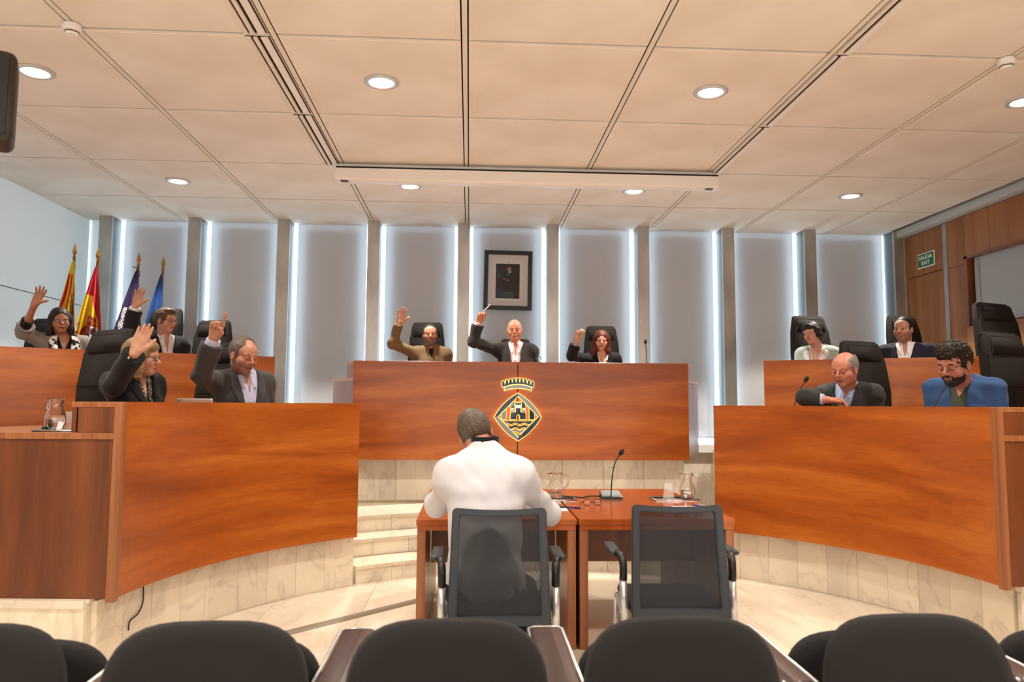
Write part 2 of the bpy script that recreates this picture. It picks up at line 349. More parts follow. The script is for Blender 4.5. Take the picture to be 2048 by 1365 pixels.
for s_, z in (('SALIDA', .033), ('EXIT', -.037)): text('lettering', s_, .066, MATS['sign_white'], sg, (-.0138, 0, z), (PI/2, 0, -PI/2), sx=1.25)

# back wall: columns, daylight gaps and roller blinds
cx_px = [387, 566, 747, 927.5, 1106, 1286.5, 1457, 1621]
colx = [at(p, 500, YW-.26).x for p in cx_px]
colx = [at(212, 500, YW-.26).x-.02]+colx+[XR-.05]
wb_ = empty('wall_back', (0, YW, 0), 0, 'back wall of tall windows behind grey roller blinds', kind='structure')
zs = 1.0
B('corner_panel', ((XL+colx[0])/2-.04, .03, CZ/2), (colx[0]-XL+.02, .05, CZ), BL_LEFT, wb_)
B('parapet', ((XL+XR)/2, .12, .41), (XR-XL, .3, .82), MARB, wb_)
B('sill', ((XL+XR)/2, .06, .865), (XR-XL, .36, .10), WHITE, wb_)
PIER = mat('window_pier', 'c4c8ca', .7)
for i, x in enumerate(colx):
    cwid = .155
    t = empty('column', (x, YW-.26, 0), 0, None, kind='structure')
    bm = bmesh.new(); box(bm, (0, .02, CZ/2), (cwid, .04, CZ)); build('column_face', bm, ALU, t)
    B('column_side', (0, .15, CZ/2), (cwid-.01, .22, CZ), mat('column_grey', '6c757a', .5, metal=.3), t)
for i in range(9):
    x0, x1 = colx[i]+.078, colx[i+1]-.078
    if i == 8: x1 = XR-.1
    g = .042
    w_ = empty('window_%d' % (i+1), ((x0+x1)/2, YW, 0), 0, 'tall window bay behind grey roller blind', kind='structure')
    W2 = (x1-x0)-2*g
    # blind: slightly bowed cloth
    bm = bmesh.new(); nx, nz = 14, 30; z0, z1 = zs+.0, CZ+.02; gv = []
    ph = random.random()*6
    for a in range(nx+1):
        row = []
        for b in range(nz+1):
            u = a/nx-.5; v = b/nz; edge = (abs(u)*2)**4
            y = .0+.018*edge*(1-v)**1.0+.004*math.sin(u*9+ph)*(1-v)
            row.append(bm.verts.new((u*W2, y, z0+(z1-z0)*v)))
        gv.append(row)
    for a in range(nx):
        for b in range(nz): bm.faces.new((gv[a][b], gv[a+1][b], gv[a+1][b+1], gv[a][b+1]))
    o = build('roller_blind', bm, BL_BACK, w_, smooth=True, recalc=False)
    B('blind_rail', (0, 0, zs+.005), (W2, .02, .02), PIER, w_)
    B('pier', (0, .10, (zs+CZ)/2), (W2-.16, .06, CZ-zs-.1), PIER, w_)
    B('window_pane', (0, .20, (zs+CZ)/2), (x1-x0+.1, .006, CZ-zs+.2), TGLASS, w_)
# portrait
pc = at(1016, 561, YW-.05)
B('light_stop_1', ((XL+XR)/2, YW+.0+.07, CZ+.07), (XR-XL+.5, .10, .14), WHITE); prop(bpy.data.objects['light_stop_1'], kind='structure')  # unseen strips added above the panels to stop daylight leaking round the ceiling
B('light_stop_2', (XR+.02, (YB+YW)/2, CZ+.07), (.10, YW-YB, .14), WHITE); prop(bpy.data.objects['light_stop_2'], kind='structure')
B('light_stop_3', (XL-.03, (YB+YW)/2, CZ+.07), (.10, YW-YB, .14), WHITE); prop(bpy.data.objects['light_stop_3'], kind='structure')
pf = empty('framed_portrait', pc, 0, 'black framed portrait photograph of a suited man hung on the centre blind', 'picture')
pf.rotation_euler = (0, math.radians(.8), 0)
FW, FH, ft = .625, .775, .053
for n_, c_, s_ in (('frame', (0, 0, FH/2-ft/2), (FW, .035, ft)), ('frame', (0, 0, -FH/2+ft/2), (FW, .035, ft)), ('frame', (-FW/2+ft/2, 0, 0), (ft, .035, FH-2*ft)), ('frame', (FW/2-ft/2, 0, 0), (ft, .035, FH-2*ft))):
    B(n_, c_, s_, BLKP, pf, bev=.002)
B('mat_board', (0, .008, 0), (FW-2*ft, .01, FH-2*ft), mat('mat_board', 'cfcdd0', .7), pf)
B('inner_mat', (-.0, .001, -.008), (.395, .006, .525), mat('inner_mat', 'd6d5d4', .7), pf)
# the print itself: colours on a fine grid
def colour_grid(name, w, h, nx, nz, fn, m, parent, y=0, c=(0, 0), disp=None):
    xsn = np.linspace(0, 1, nx); zsn = np.linspace(0, 1, nz); U, V = np.meshgrid(xsn, zsn, indexing='ij')
    cols_ = fn(U, V)
    P = np.stack([(U-.5)*w+c[0], np.full_like(U, y), (.5-V)*h+c[1]], -1)
    if disp is not None: P = disp(U, V, P)
    me = bpy.data.meshes.new(name); idx = np.arange(nx*nz).reshape(nx, nz)
    f = np.stack([idx[:-1, :-1], idx[:-1, 1:], idx[1:, 1:], idx[1:, :-1]], -1).reshape(-1, 4)
    me.from_pydata(P.reshape(-1, 3).tolist(), [], f.tolist())
    ca = me.color_attributes.new('Col', 'FLOAT_COLOR', 'POINT'); cc = np.ones((nx*nz, 4)); cc[:, :3] = np.where(cols_ <= .04045, cols_/12.92, ((cols_+.055)/1.055)**2.4).reshape(-1, 3)
    ca.data.foreach_set('color', cc.ravel()); return link(name, me, m, parent, smooth=True)
def hx(h): return np.array([int(h[i:i+2], 16)/255 for i in (0, 2, 4)])
def paint(base, masks):
    out = base.copy()
    for mk, c in masks: out[mk] = hx(c) if isinstance(c, str) else c
    return out
def portrait(U, V):
    base = np.ones(U.shape+(3,))*hx('2a2c2f')
    E = lambda cx, cy, rx, ry: ((U-cx)/rx)**2+((V-cy)/ry)**2 < 1
    return paint(base, [(U > .68, '33201e'), (V > .42, '2c2434'), ((V > .7) & (U < .4), '2f3350'), ((U > .75) & (V > .4), '2d171b'),
        ((U > .3) & (U < .76) & (V > .8), '3b474d'), (E(.52, .36, .2, .17), '1d1a1a'), ((abs(U-.52) < .19) & (V > .36) & (V < .8), '1e1a1a'),
        (E(.47, .47, .27, .06), '17120f'), ((abs(U-.45) < .14) & (V > .72) & (V < .8), '262624'),
        (E(.55, .135, .085, .085), 'a5836b'), (E(.55, .075, .09, .035), '3a2d25'), (E(.50, .15, .02, .05), '7e604d'), (E(.555, .2, .04, .02), '8f6f5b'),
        ((abs((U-.60)+(V-.23)*.9) < .035) & (V > .215) & (V < .27), 'c8c4cc'), ((abs((U-.53)+(V-.27)*.5) < .03) & (V > .26) & (V < .34), '3a5fae'),
        (E(.36, .445, .07, .02), '8d6a58'), (E(.5, .475, .08, .02), '8d6a58'), ((abs(U-.13) < .01) & (V > .26) & (V < .4), '6e7076')])
colour_grid('print', .31, .455, 90, 130, portrait, vmat('print_ink', .5), pf, y=-.004, c=(-.004, -.012))
B('seal', (.0, -.0035, .238), (.018, .002, .01), GREYP, pf)
B('cover_glass', (0, -.012, 0), (FW-2*ft+.004, .002, FH-2*ft+.004), mat('cover_glass', 'ffffff', .02, trans=1, alpha=.12), pf)
T('hanging_wire', [(-.22, .02, FH/2-.02), (-.22, .02, CZ-pc.z-.01)], .0015, CHROME, pf, n=5)

# ================================================================== platforms, steps, marble bases
LC = (.58, 3.96, 2.43); RC = (.58, 4.125, 2.49)
def tiled_arc(parent, cx, cy, r, thick, z0, z1, a0, a1, n, rnd=.003, m=MARB, name='marble_tile', outward=True):
    d = (a1-a0)/n
    for k in range(n):
        o = random.uniform(-.001, .001); g = math.degrees(.0012/r)*(1 if a1 > a0 else -1)
        AW(name, m, parent, cx, cy, r+o, r+thick, z0+.001, z1, a0+k*d+g, a0+(k+1)*d-g, 2)
plat = empty('platform_1', (0, 0, 0), 0, 'left seating platform clad in marble slabs', kind='structure')
AW('platform_core', MARB, plat, LC[0], LC[1], 2.57, 3.82, 0, .37, 125.6, 176.5, 24); AW('platform_deck', MARB, plat, LC[0], LC[1], 2.56, 3.82, .37, .388, 125.6, 176.5, 24)
tiled_arc(plat, LC[0], LC[1], 2.54, .03, 0, .37, 125.5, 175.5, 9)
AW('platform_deck', MARB, plat, LC[0], LC[1], 3.80, 5.6, .37, .388, 150, 176.5, 24)
plat2 = empty('platform_2', (0, 0, 0), 0, 'right seating platform clad in marble slabs', kind='structure')
AW('platform_core', MARB, plat2, RC[0], RC[1], 2.68, 3.88, 0, .37, 3.5, 55.0, 24); AW('platform_deck', MARB, plat2, RC[0], RC[1], 2.66, 3.88, .37, .388, 3.5, 55.0, 24)
tiled_arc(plat2, RC[0], RC[1], 2.645, .03, 0, .37, 4.5, 56, 10)

# ends of the platforms facing the room
def end_cladding(parent, p0, p1, z1, n, h=.388):
    p0, p1 = Vector(p0), Vector(p1); d = (p1-p0); L = d.length; ang = math.atan2(d.y, d.x); R = Matrix.Rotation(ang, 3, 'Z')
    for k in range(n):
        c = p0+d*((k+.5)/n)
        B('marble_tile', (c.x, c.y, (h-.045)/2), (L/n-.003, .03, h-.047), MARB, parent, rot=R)
        B('marble_cap', (c.x, c.y, h-.022), (L/n-.002, .05, .042), MARB, parent, rot=R)
def polar(C, r, a, z=0): return Vector((C[0]+r*math.cos(math.radians(a)), C[1]+r*math.sin(math.radians(a)), z))
end_cladding(plat, polar(LC, 6.0, 176.4), polar(LC, 2.575, 176.4), .388, 6)
end_cladding(plat2, polar(RC, 2.635, 3.3), polar(RC, 5.2, 3.3), .388, 5)
# steps between the side desks and the podium: three curved steps
stp = empty('steps', (0, 0, 0), 0, 'three curved marble steps below the central podium', kind='structure')
SC = (.58, 4.0)
for k, r in enumerate((2.50, 2.84, 3.175)):
    z0, z1 = .14*k, .14*(k+1)
    n = (10, 11, 12)[k]; d = (125.4-54.6)/n
    AW('step_core', MARB, stp, SC[0], SC[1], r+.03, 3.75, max(0, z0-.001), z1-.026, 54.7, 125.3, 24)
    for q in range(n):
        g = .03; a = 54.6+q*d
        AW('riser_tile', MARB, stp, SC[0], SC[1], r+.012, r+.04, z0, z1-.026, a+g, a+d-g, 3)
        AW('tread_slab', MARF, stp, SC[0], SC[1], r, r+(.34 if k < 2 else .62), z1-.026, z1, a+g, a+d-g, 3)
# the podium's marble base
pb = empty('platform_3', (0, 0, 0), 0, 'central podium base clad in marble slabs', kind='structure')
PX0, PX1, PY = -1.195, 2.305, 7.75
B('platform_core', ((PX0+PX1)/2, PY+1.0, .42), (PX1-PX0-.1, 1.54, .84), MARB, pb)
B('platform_deck', ((PX0+PX1)/2, PY+1.0, .845), (PX1-PX0-.02, 1.6, .012), MARB, pb)
nt_ = 8
for k in range(nt_):
    w = (PX1-PX0)/nt_; B('marble_tile', (PX0+w*(k+.5), PY+.21, .63), (w-.003, .025, .43), MARB, pb, bev=.001)
for k in range(3):      # right return seen beyond the panel
    for j in range(3):
        B('marble_tile', (PX1+.04+.42*k+.21-(j%2)*.2, YW-.055, .1+.24*j+.12), (.417, .03, .237), MARB, wb_)

# ================================================================== desks
def edge_arc(bm, C, r0, r1, z0, z1, a0, a1): arcwall(bm, C[0], C[1], r0, r1, z0, z1, a0, a1, 24)
def curved_desk(name, C, r, zt, zb, a0, a1, label, deckz, depth=.75, capdeg=None):
    t = empty(name, (0, 0, 0), 0, label, 'desk', 'curved council desks')
    s = 1 if a1 > a0 else -1
    AW('front_panel', WOODH, t, C[0], C[1], r, r+.03, zb, zt, a0, a1, 30)
    AW('top_rail', WOODE, t, C[0], C[1], r+.030, r+.30, zt-.028, zt, a0, a1, 30)
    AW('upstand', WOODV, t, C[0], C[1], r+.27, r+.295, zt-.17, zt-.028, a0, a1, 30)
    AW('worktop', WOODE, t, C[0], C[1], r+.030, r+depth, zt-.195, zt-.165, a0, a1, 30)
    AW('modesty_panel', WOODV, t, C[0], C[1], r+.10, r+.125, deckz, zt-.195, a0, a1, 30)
    return t
# left front
A0, A1 = 175.7, 126.2
dk = curved_desk('curved_desk', LC, LC[2], CAMZ, .39, A0, A1, 'curved cherry veneer desk at the front left, under the raised hands', .388, depth=1.35)
def end_panel(C, r0, r1, a, z0, z1, m, parent, th=.03, name='end_panel'):
    p0, p1 = polar(C, r0, a), polar(C, r1, a); d = p1-p0; R = Matrix.Rotation(math.atan2(d.y, d.x), 3, 'Z'); c = (p0+p1)/2
    return B(name, (c.x, c.y, (z0+z1)/2), (d.length, th, z1-z0), m, parent, rot=R, bev=.002)
end_panel(LC, LC[2]-.005, LC[2]+.04, A0+.5, .375, CAMZ, WOODE, dk, .05, 'edge_strip')
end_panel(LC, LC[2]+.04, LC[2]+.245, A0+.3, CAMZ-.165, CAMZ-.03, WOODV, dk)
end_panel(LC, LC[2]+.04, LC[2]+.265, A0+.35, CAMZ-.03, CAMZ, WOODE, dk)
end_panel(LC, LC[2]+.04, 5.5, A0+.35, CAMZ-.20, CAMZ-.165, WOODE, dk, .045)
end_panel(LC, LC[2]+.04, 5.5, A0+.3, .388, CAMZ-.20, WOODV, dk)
pA, pB = polar(LC, LC[2]+.04, A0), polar(LC, 5.5, A0)
# worktop behind the end panel, continuing to the left
bm = bmesh.new(); prism(bm, [(0, 0), (3.0, 0), (3.0, .03), (0, .03)], .55, R=Matrix(((-1, 0, 0), (0, 1, 0), (0, 0, 1))), c=(pA.x-.02, pA.y+.01, CAMZ-.196)); build('worktop', bm, WOODE, dk)
# right front
A2, A3 = 2.6, 54.2
dr = curved_desk('curved_desk', RC, RC[2], CAMZ, .39, A2, A3, 'curved cherry veneer desk at the front right, before bald man and bearded man', .388, depth=.8)
end_panel(RC, RC[2]-.005, RC[2]+.04, A2-.5, .375, CAMZ, WOODE, dr, .05, 'edge_strip')
end_panel(RC, RC[2]+.04, RC[2]+.25, A2-.3, CAMZ-.165, CAMZ-.03, WOODV, dr)
end_panel(RC, RC[2]+.04, RC[2]+.9, A2-.35, CAMZ-.03, CAMZ, WOODE, dr)
end_panel(RC, RC[2]+.04, RC[2]+1.6, A2-.35, CAMZ-.20, CAMZ-.165, WOODE, dr, .045)
end_panel(RC, RC[2]+.04, RC[2]+1.6, A2-.3, .388, CAMZ-.20, WOODV, dr)
# rear tiers
RZ = 1.86
def planpoly(name, pts, z0, z1, m, parent):
    bm = bmesh.new(); a = [bm.verts.new((x, y, z0)) for x, y in pts]; b = [bm.verts.new((x, y, z1)) for x, y in pts]; n = len(pts)
    bm.faces.new(a[::-1]); bm.faces.new(b)
    for i in range(n): bm.faces.new((a[i], a[(i+1) % n], b[(i+1) % n], b[i]))
    return build(name, bm, m, parent)
def offset_path(P, d):                     # parallel path to the left of travel
    out = []
    for i, p in enumerate(P):
        a = Vector(P[max(i-1, 0)]); b = Vector(P[min(i+1, len(P)-1)]); t = (b-a).normalized(); out.append((p[0]-t.y*d, p[1]+t.x*d))
    return out
def pathwall(name, P, d0, d1, z0, z1, m, parent):
    A = offset_path(P, d0); Bq = offset_path(P, d1); bm = bmesh.new(); R = []
    for (x, y), (u, v) in zip(A, Bq): R.append([bm.verts.new(q) for q in ((x, y, z0), (u, v, z0), (u, v, z1), (x, y, z1))])
    for a, b in zip(R, R[1:]):
        for k in range(4): bm.faces.new((a[k], a[(k+1) % 4], b[(k+1) % 4], b[k]))
    bm.faces.new(R[0][::-1]); bm.faces.new(R[-1]); return build(name, bm, m, parent)
def smooth_path(P, n=6): return [(p.x, p.y) for p in curve([(x, y, 0) for x, y in P], n)]
def rear_desk(P, label):
    t = empty('rear_desk', (0, 0, 0), 0, label, 'desk', 'raised rear council desks')
    P = smooth_path(P)
    pathwall('front_panel', P, 0, .03, .42, RZ, WOODH, t); pathwall('top_rail', P, .03, .30, RZ-.028, RZ, WOODE, t)
    pathwall('upstand', P, .27, .295, RZ-.17, RZ-.028, WOODV, t); pathwall('worktop', P, .03, .72, RZ-.2, RZ-.17, WOODE, t); return t
rdL = rear_desk([(-1.862, 7.238), (-2.826, 6.751), (-3.473, 6.363), (-3.766, 6.187), (-4.72, 5.6)][::-1], 'raised rear desk at the left, in front of the flags')
rdR = rear_desk([(2.88, 7.153), (3.531, 6.75), (4.15, 6.40), (4.86, 5.98), (5.55, 5.55)][::-1][::-1], 'raised rear desk at the right, near the oak wall')
# rear platforms
planpoly('platform_deck', [(-4.7, 5.66), (-3.77, 6.24), (-2.83, 6.80), (-1.9, 7.27), (-2.05, 9.4), (-4.76, 9.4)], .42, .86, MARB, plat)
planpoly('platform_deck', [(2.93, 7.2), (3.56, 6.8), (4.18, 6.45), (4.88, 6.03), (5.55, 5.6), (5.62, 9.4), (3.1, 9.4)], .42, .86, MARB, plat2)

# ------------------------------------------------------------------ central podium
pd = empty('central_podium_desk', (0, 0, 0), 0, 'central raised cherry veneer desk carrying the illuminated town crest', 'desk')
PXm = (PX0+PX1)/2-.053; PZ0, PZ1 = .845, RZ
for x0, x1 in ((PX0, PXm-.004), (PXm+.004, PX1)):
    B('front_board', ((x0+x1)/2, PY+.015, (PZ0+PZ1)/2), (x1-x0, .03, PZ1-PZ0), WOODH, pd, bev=.0015)
B('joint_backing', (PXm, PY+.04, (PZ0+PZ1)/2), (.05, .015, PZ1-PZ0-.01), GAPM, pd)
dl, dr_ = Vector((-.42, .907)), Vector((.42, .907))
def trap(name, d0, d1, z0, z1, m):
    a0 = (PX0+dl.x*d0, PY+.03+dl.y*d0); a1 = (PX1+dr_.x*d0, PY+.03+dr_.y*d0); b1 = (PX1+dr_.x*d1, PY+.03+dr_.y*d1); b0 = (PX0+dl.x*d1, PY+.03+dl.y*d1)
    return planpoly(name, [a0, a1, b1, b0], z0, z1, m, pd)
trap('top_rail', .0, .30, PZ1-.03, PZ1, WOODE); trap('upstand', .02, .27, PZ1-.17, PZ1-.03, WOODV)
trap('worktop', .0, .86, PZ1-.205, PZ1-.17, WOODE)
for sgn, x0, dd in ((-1, PX0, dl), (1, PX1, dr_)):
    p0 = Vector((x0, PY+.035)); p1 = p0+dd*.83; d = p1-p0; R = Matrix.Rotation(math.atan2(d.y, d.x), 3, 'Z'); c = (p0+p1)/2
    B('side_panel', (c.x-sgn*.02, c.y, (PZ0+PZ1-.205)/2), (d.length, .03, PZ1-.205-PZ0), WOODV, pd, rot=R)

# the crest: cut metal pieces over a warm back light
crest = empty('town_crest', (PXm, PY, 1.29), 0, 'backlit metal town crest with crown, castle and waves on the central desk', 'emblem')
KX = 5.2e-3/8.53*1.0
YEL = mat('crest_backlight', 'ffe08a', .4, emis='ffd560', est=2.6); MET = mat('crest_metal', '4a4e5a', .28, metal=.9, noise=((9, 9, 5), '23252f', .3, .7, 2)); METL = mat('crest_metal_light', '7f7b79', .3, metal=.85)
WIN = mat('crest_window', 'f4f0ff', .4, emis='eae2ff', est=4)
def cpt(x, y): return ((x-555)*KX, -(y-850)*KX)
def crest_piece(name, poly, m, y0=-.030, h=.006, halo=True, grow=9):
    P = [cpt(*p) for p in poly]
    bm = bmesh.new(); prism(bm, P, h, c=(0, y0, 0)); o = build(name, bm, m, crest)
    bmesh_ = None
    if halo:
        n = len(P); ar = sum(P[i][0]*P[(i+1) % n][1]-P[(i+1) % n][0]*P[i][1] for i in range(n)); s = 1 if ar > 0 else -1; g = grow*KX; Q = []
        for i in range(n):
            a, b, c = Vector(P[i-1]), Vector(P[i]), Vector(P[(i+1) % n]); e1 = (b-a).normalized(); e2 = (c-b).normalized()
            n1 = Vector((e1.y, -e1.x))*s; n2 = Vector((e2.y, -e2.x))*s; nn = n1+n2
            nn = nn.normalized() if nn.length > .1 else n1
            Q.append(b+nn*g/max(.6, nn.dot(n1)))
        bm = bmesh.new(); prism(bm, [tuple(q) for q in Q], .014, c=(0, y0+.0065, 0)); build('light_edge', bm, YEL, crest)
    return o
def arcy(x, y0, y1, xc=555, hw=235): u = (x-xc)/hw; return y0+(y1-y0)*u*u
cr_x = [330+i*45 for i in range(11)]
crest_piece('crown_band', [(x, arcy(x, 308, 352)) for x in cr_x]+[(x, arcy(x, 362, 405)) for x in cr_x[::-1]], METL)
cr2 = [300+i*51 for i in range(11)]
top = []
for i in range(9):
    x = 275+i*62.5; yb = arcy(x+30, 262, 300); yt = yb-72+abs(i-4)*3
    top += [(x+2, yb), (x+14, yt), (x+46, yt), (x+54, yb)]
crest_piece('crown_top', [(x, y) for x, y in top]+[(x, arcy(x, 290, 342)) for x in cr2[::-1]], MET, grow=6)
# lozenge frame in four pieces between the bowed rim and the straight inner diamond
T_, R_, B_, L_ = (560, 450), (952, 850), (560, 1252), (158, 850)
iT, iR, iB, iL = (560, 500), (905, 850), (560, 1195), (215, 850)
def bow(a, b, k, n=8):
    mx, my = b[0]-a[0], b[1]-a[1]; L = math.hypot(mx, my); nx, ny = my/L, -mx/L
    if ((a[0]+b[0])/2-560)*nx+((a[1]+b[1])/2-850)*ny < 0: nx, ny = -nx, -ny
    return [(a[0]+mx*t+nx*k*4*t*(1-t), a[1]+my*t+ny*k*4*t*(1-t)) for t in [i/n for i in range(n+1)]]
for a, b, c, d, m in ((T_, R_, iR, iT, METL), (R_, B_, iB, iR, MET), (B_, L_, iL, iB, METL), (L_, T_, iT, iL, MET)):
    crest_piece('crest_rim', bow(a, b, 42)+[c, d], m, grow=7)
for x0, x1 in ((275, 358), (436, 500), (618, 684), (750, 835)):
    ytop = lambda x: 500+abs(x-560)*(350/345)+6
    crest_piece('crest_stripe', [(x0, ytop(x0)), (x1, ytop(x1)), (x1, 892 if x0 in (275, 750) else 700), (x0, 892 if x0 in (275, 750) else 700)], METL if x0 < 500 else MET, grow=5)
cas = [(425, 893), (432, 770), (520, 770), (520, 640), (508, 640), (508, 605), (530, 605), (530, 618), (550, 618), (550, 600), (572, 600), (572, 618), (592, 618), (592, 605), (612, 605), (612, 640), (600, 640), (600, 770), (686, 770), (694, 893), (592, 893), (590, 835), (575, 812), (548, 812), (532, 835), (530, 893)]
crest_piece('castle', cas, MET, y0=-.034, grow=6)
for xx in (430, 622): crest_piece('side_tower', [(xx+6, 765), (xx+6, 700), (xx-4, 690), (xx-4, 668), (xx+14, 668), (xx+14, 680), (xx+24, 680), (xx+24, 664), (xx+40, 664), (xx+40, 680), (xx+50, 680), (xx+50, 668), (xx+66, 668), (xx+66, 690), (xx+58, 700), (xx+58, 765)], MET, y0=-.034, grow=4)
for x, y, w, h in ((543, 674, 28, 44), (577, 674, 28, 44), (461, 722, 26, 40), (655, 722, 26, 40)):
    crest_piece('castle_window', [(x-w/2, y-h/2), (x+w/2, y-h/2), (x+w/2, y+h/2), (x-w/2, y+h/2)], WIN, y0=-.037, h=.004, halo=False)
def wave(x, ph, a=14): return a*math.sin((x-ph)/150*2*PI)
def wband(x0, x1, yt, yb, top_flat, m, xb0=None, xb1=None):
    n = 16; xb0 = xb0 or x0; xb1 = xb1 or x1
    t_ = [(x0+(x1-x0)*i/n, yt+(0 if top_flat else wave(x0+(x1-x0)*i/n, 400))) for i in range(n+1)]
    b_ = [(xb0+(xb1-xb0)*i/n, yb+wave(xb0+(xb1-xb0)*i/n, 400)) for i in range(n+1)]
    crest_piece('sea_wave', t_+b_[::-1], m, grow=4)
wband(300, 820, 920, 962, True, MET, 342, 778); wband(372, 748, 995, 1040, False, MET, 418, 702); wband(440, 680, 1068, 1110, False, METL, 482, 638); wband(515, 605, 1140, 1165, False, MET, 535, 585)

# ------------------------------------------------------------------ high-back council chairs
def make_council_chair():
    t = empty('council_chair'); 
    bm = bmesh.new()
    prof = [(-.27, 0), (.27, 0), (.262, .3), (.24, .55), (.215, .70), (.195, .735), (-.195, .735), (-.215, .70), (-.24, .55), (-.262, .3)]
    prism(bm, prof, .075); bmesh.ops.bevel(bm, geom=list(bm.edges), offset=.018, segments=3, affect='EDGES')
    for v in bm.verts: v.co.y += .10*(v.co.z/.735)**2*.6+.25*v.co.x**2*-1
    o = build('backrest', bm, LEATH, t, (0, .20, .50), smooth=True)
    bm = bmesh.new(); prism(bm, [(-.2, 0), (.2, 0), (.195, .15), (-.195, .15)], .018); bmesh.ops.bevel(bm, geom=list(bm.edges), offset=.012, segments=3, affect='EDGES')
    o = build('headrest_pad', bm, LEATH, t, (0, .215, 1.055), smooth=True); o.rotation_euler = (-.12, 0, 0)
    B('back_seam', (0, .195, .82), (.45, .012, .006), BLKP, t)
    bm = bmesh.new(); box(bm, (0, -.03, .45), (.52, .50, .10), bev=.035, seg=3); build('seat', bm, LEATH, t, smooth=True)
    bm = bmesh.new(); lathe(bm, [(0, .06), (.03, .06), (.03, .25), (.045, .26), (.045, .42), (0, .42)], 14); build('gas_column', bm, BLKP, t)
    for k in range(5):
        a = 2*PI*k/5+.3; T('base_leg', [(0, 0, .09), (.30*math.cos(a), .30*math.sin(a), .055)], [.022, .015], BLKP, t)
        bm = bmesh.new(); lathe(bm, [(0, 0), (.02, .004), (.027, .025), (.02, .048), (0, .052)], 10, c=(.30*math.cos(a), .30*math.sin(a), 0)); build('castor', bm, BLKP, t)
    return t
CH0 = None
def council_chair(px, py_top, Y, rot, label, w=1.0, floor_z=.86):
    global CH0
    p = at(px, py_top, Y); 
    if CH0 is None: CH0 = make_council_chair(); o = CH0
    else: o = copy_tree(CH0)
    rr_ = math.radians(rot); o.location = (p.x+.30*w*math.sin(rr_), p.y-.30*w*math.cos(rr_), 0); o.rotation_euler = (0, 0, math.radians(rot))
    prop(o, label, 'chair', 'high-backed council chairs')
    dz = p.z-(floor_z+1.235)                       # seats are set to different heights on their gas columns
    for ch in o.children:
        n = ch.name.split('.')[0]
        if n not in ('gas_column', 'base_leg', 'castor'): ch.location.z += dz
        if n == 'gas_column': ch.scale.z = (.42+dz-.0)/.42
    o.location.z = floor_z
    o.scale = (w, w, 1)
    return o
CHAIRS = [  # centre x, top y, Y of the back, turn, label
 (106, 638, 7.75, 18, 'high-backed dark chair of the woman in glasses and grey cardigan', 1.0, .86),
 (336, 650, 8.05, 26, 'high-backed dark chair behind the man in glasses and open white collar', .95, .86),
 (430, 671, 8.25, 10, 'empty high-backed dark chair at the end of left rear desk', .85, .86),
 (231, 703, 5.75, 34, 'high-backed dark chair of the blonde woman in black blazer', 1.1, .388),
 (458, 724, 6.2, 30, 'high-backed dark chair of the man pointing one finger up', 1.0, .388),
 (855, 673, 8.72, 3, 'high-backed dark chair of the man in the olive shirt', .82, .85),
 (1030, 706, 8.75, 0, 'high-backed dark chair hidden behind the bald chairman with the pen', .8, .85),
 (1201, 680, 8.72, -3, 'high-backed dark chair of the woman with long auburn hair', .82, .85),
 (1614, 662, 8.05, -14, 'high-backed dark chair of the woman in pale green tweed', .95, .86),
 (1800, 662, 7.75, -18, 'high-backed dark chair of the man in navy suit below exit sign', .9, .86),
 (1980, 641, 6.85, -22, 'empty high-backed dark chair at the far right, behind a microphone', 1.15, .86),
 (1716, 721, 6.2, -22, 'high-backed dark chair behind the balding man in grey jacket', 1.0, .388),
 (1995, 707, 5.60, -24, 'high-backed dark chair behind the bearded man in denim shirt', 1.08, .388)]
for px, py, Y, r, lab, w, fz in CHAIRS: council_chair(px, py, Y, -r, lab, w, fz)

# ------------------------------------------------------------------ witness tables
TZ = .75
def wtable(x0, x1, y0, y1, label):
    t = empty('table', ((x0+x1)/2, y0, 0), 0, label, 'table', 'tables facing the podium')
    w = x1-x0; d = y1-y0
    B('tabletop', (0, d/2, TZ-.018), (w, d, .036), WOODT, t, bev=.003)
    B('apron', (0, .02, TZ-.05), (w-.02, .03, .03), WOODT, t)
    for s in (-1, 1): B('side_panel', (s*(w/2-.03), d/2+.0, (TZ-.036)/2), (.05, d-.02, TZ-.036), WOODE, t, bev=.002)
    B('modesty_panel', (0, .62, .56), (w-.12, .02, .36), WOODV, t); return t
TX0, TX1, TXm, TY0, TY1 = -.30, 1.585, .645, 4.42, 5.98
wtable(TX0, TXm-.006, TY0, TY1, 'cherry veneer table in front of the man in white, left of the pair')
wtable(TXm+.006, TX1, TY0-.0, TY1, 'cherry veneer table by the empty mesh chair, right of the pair')

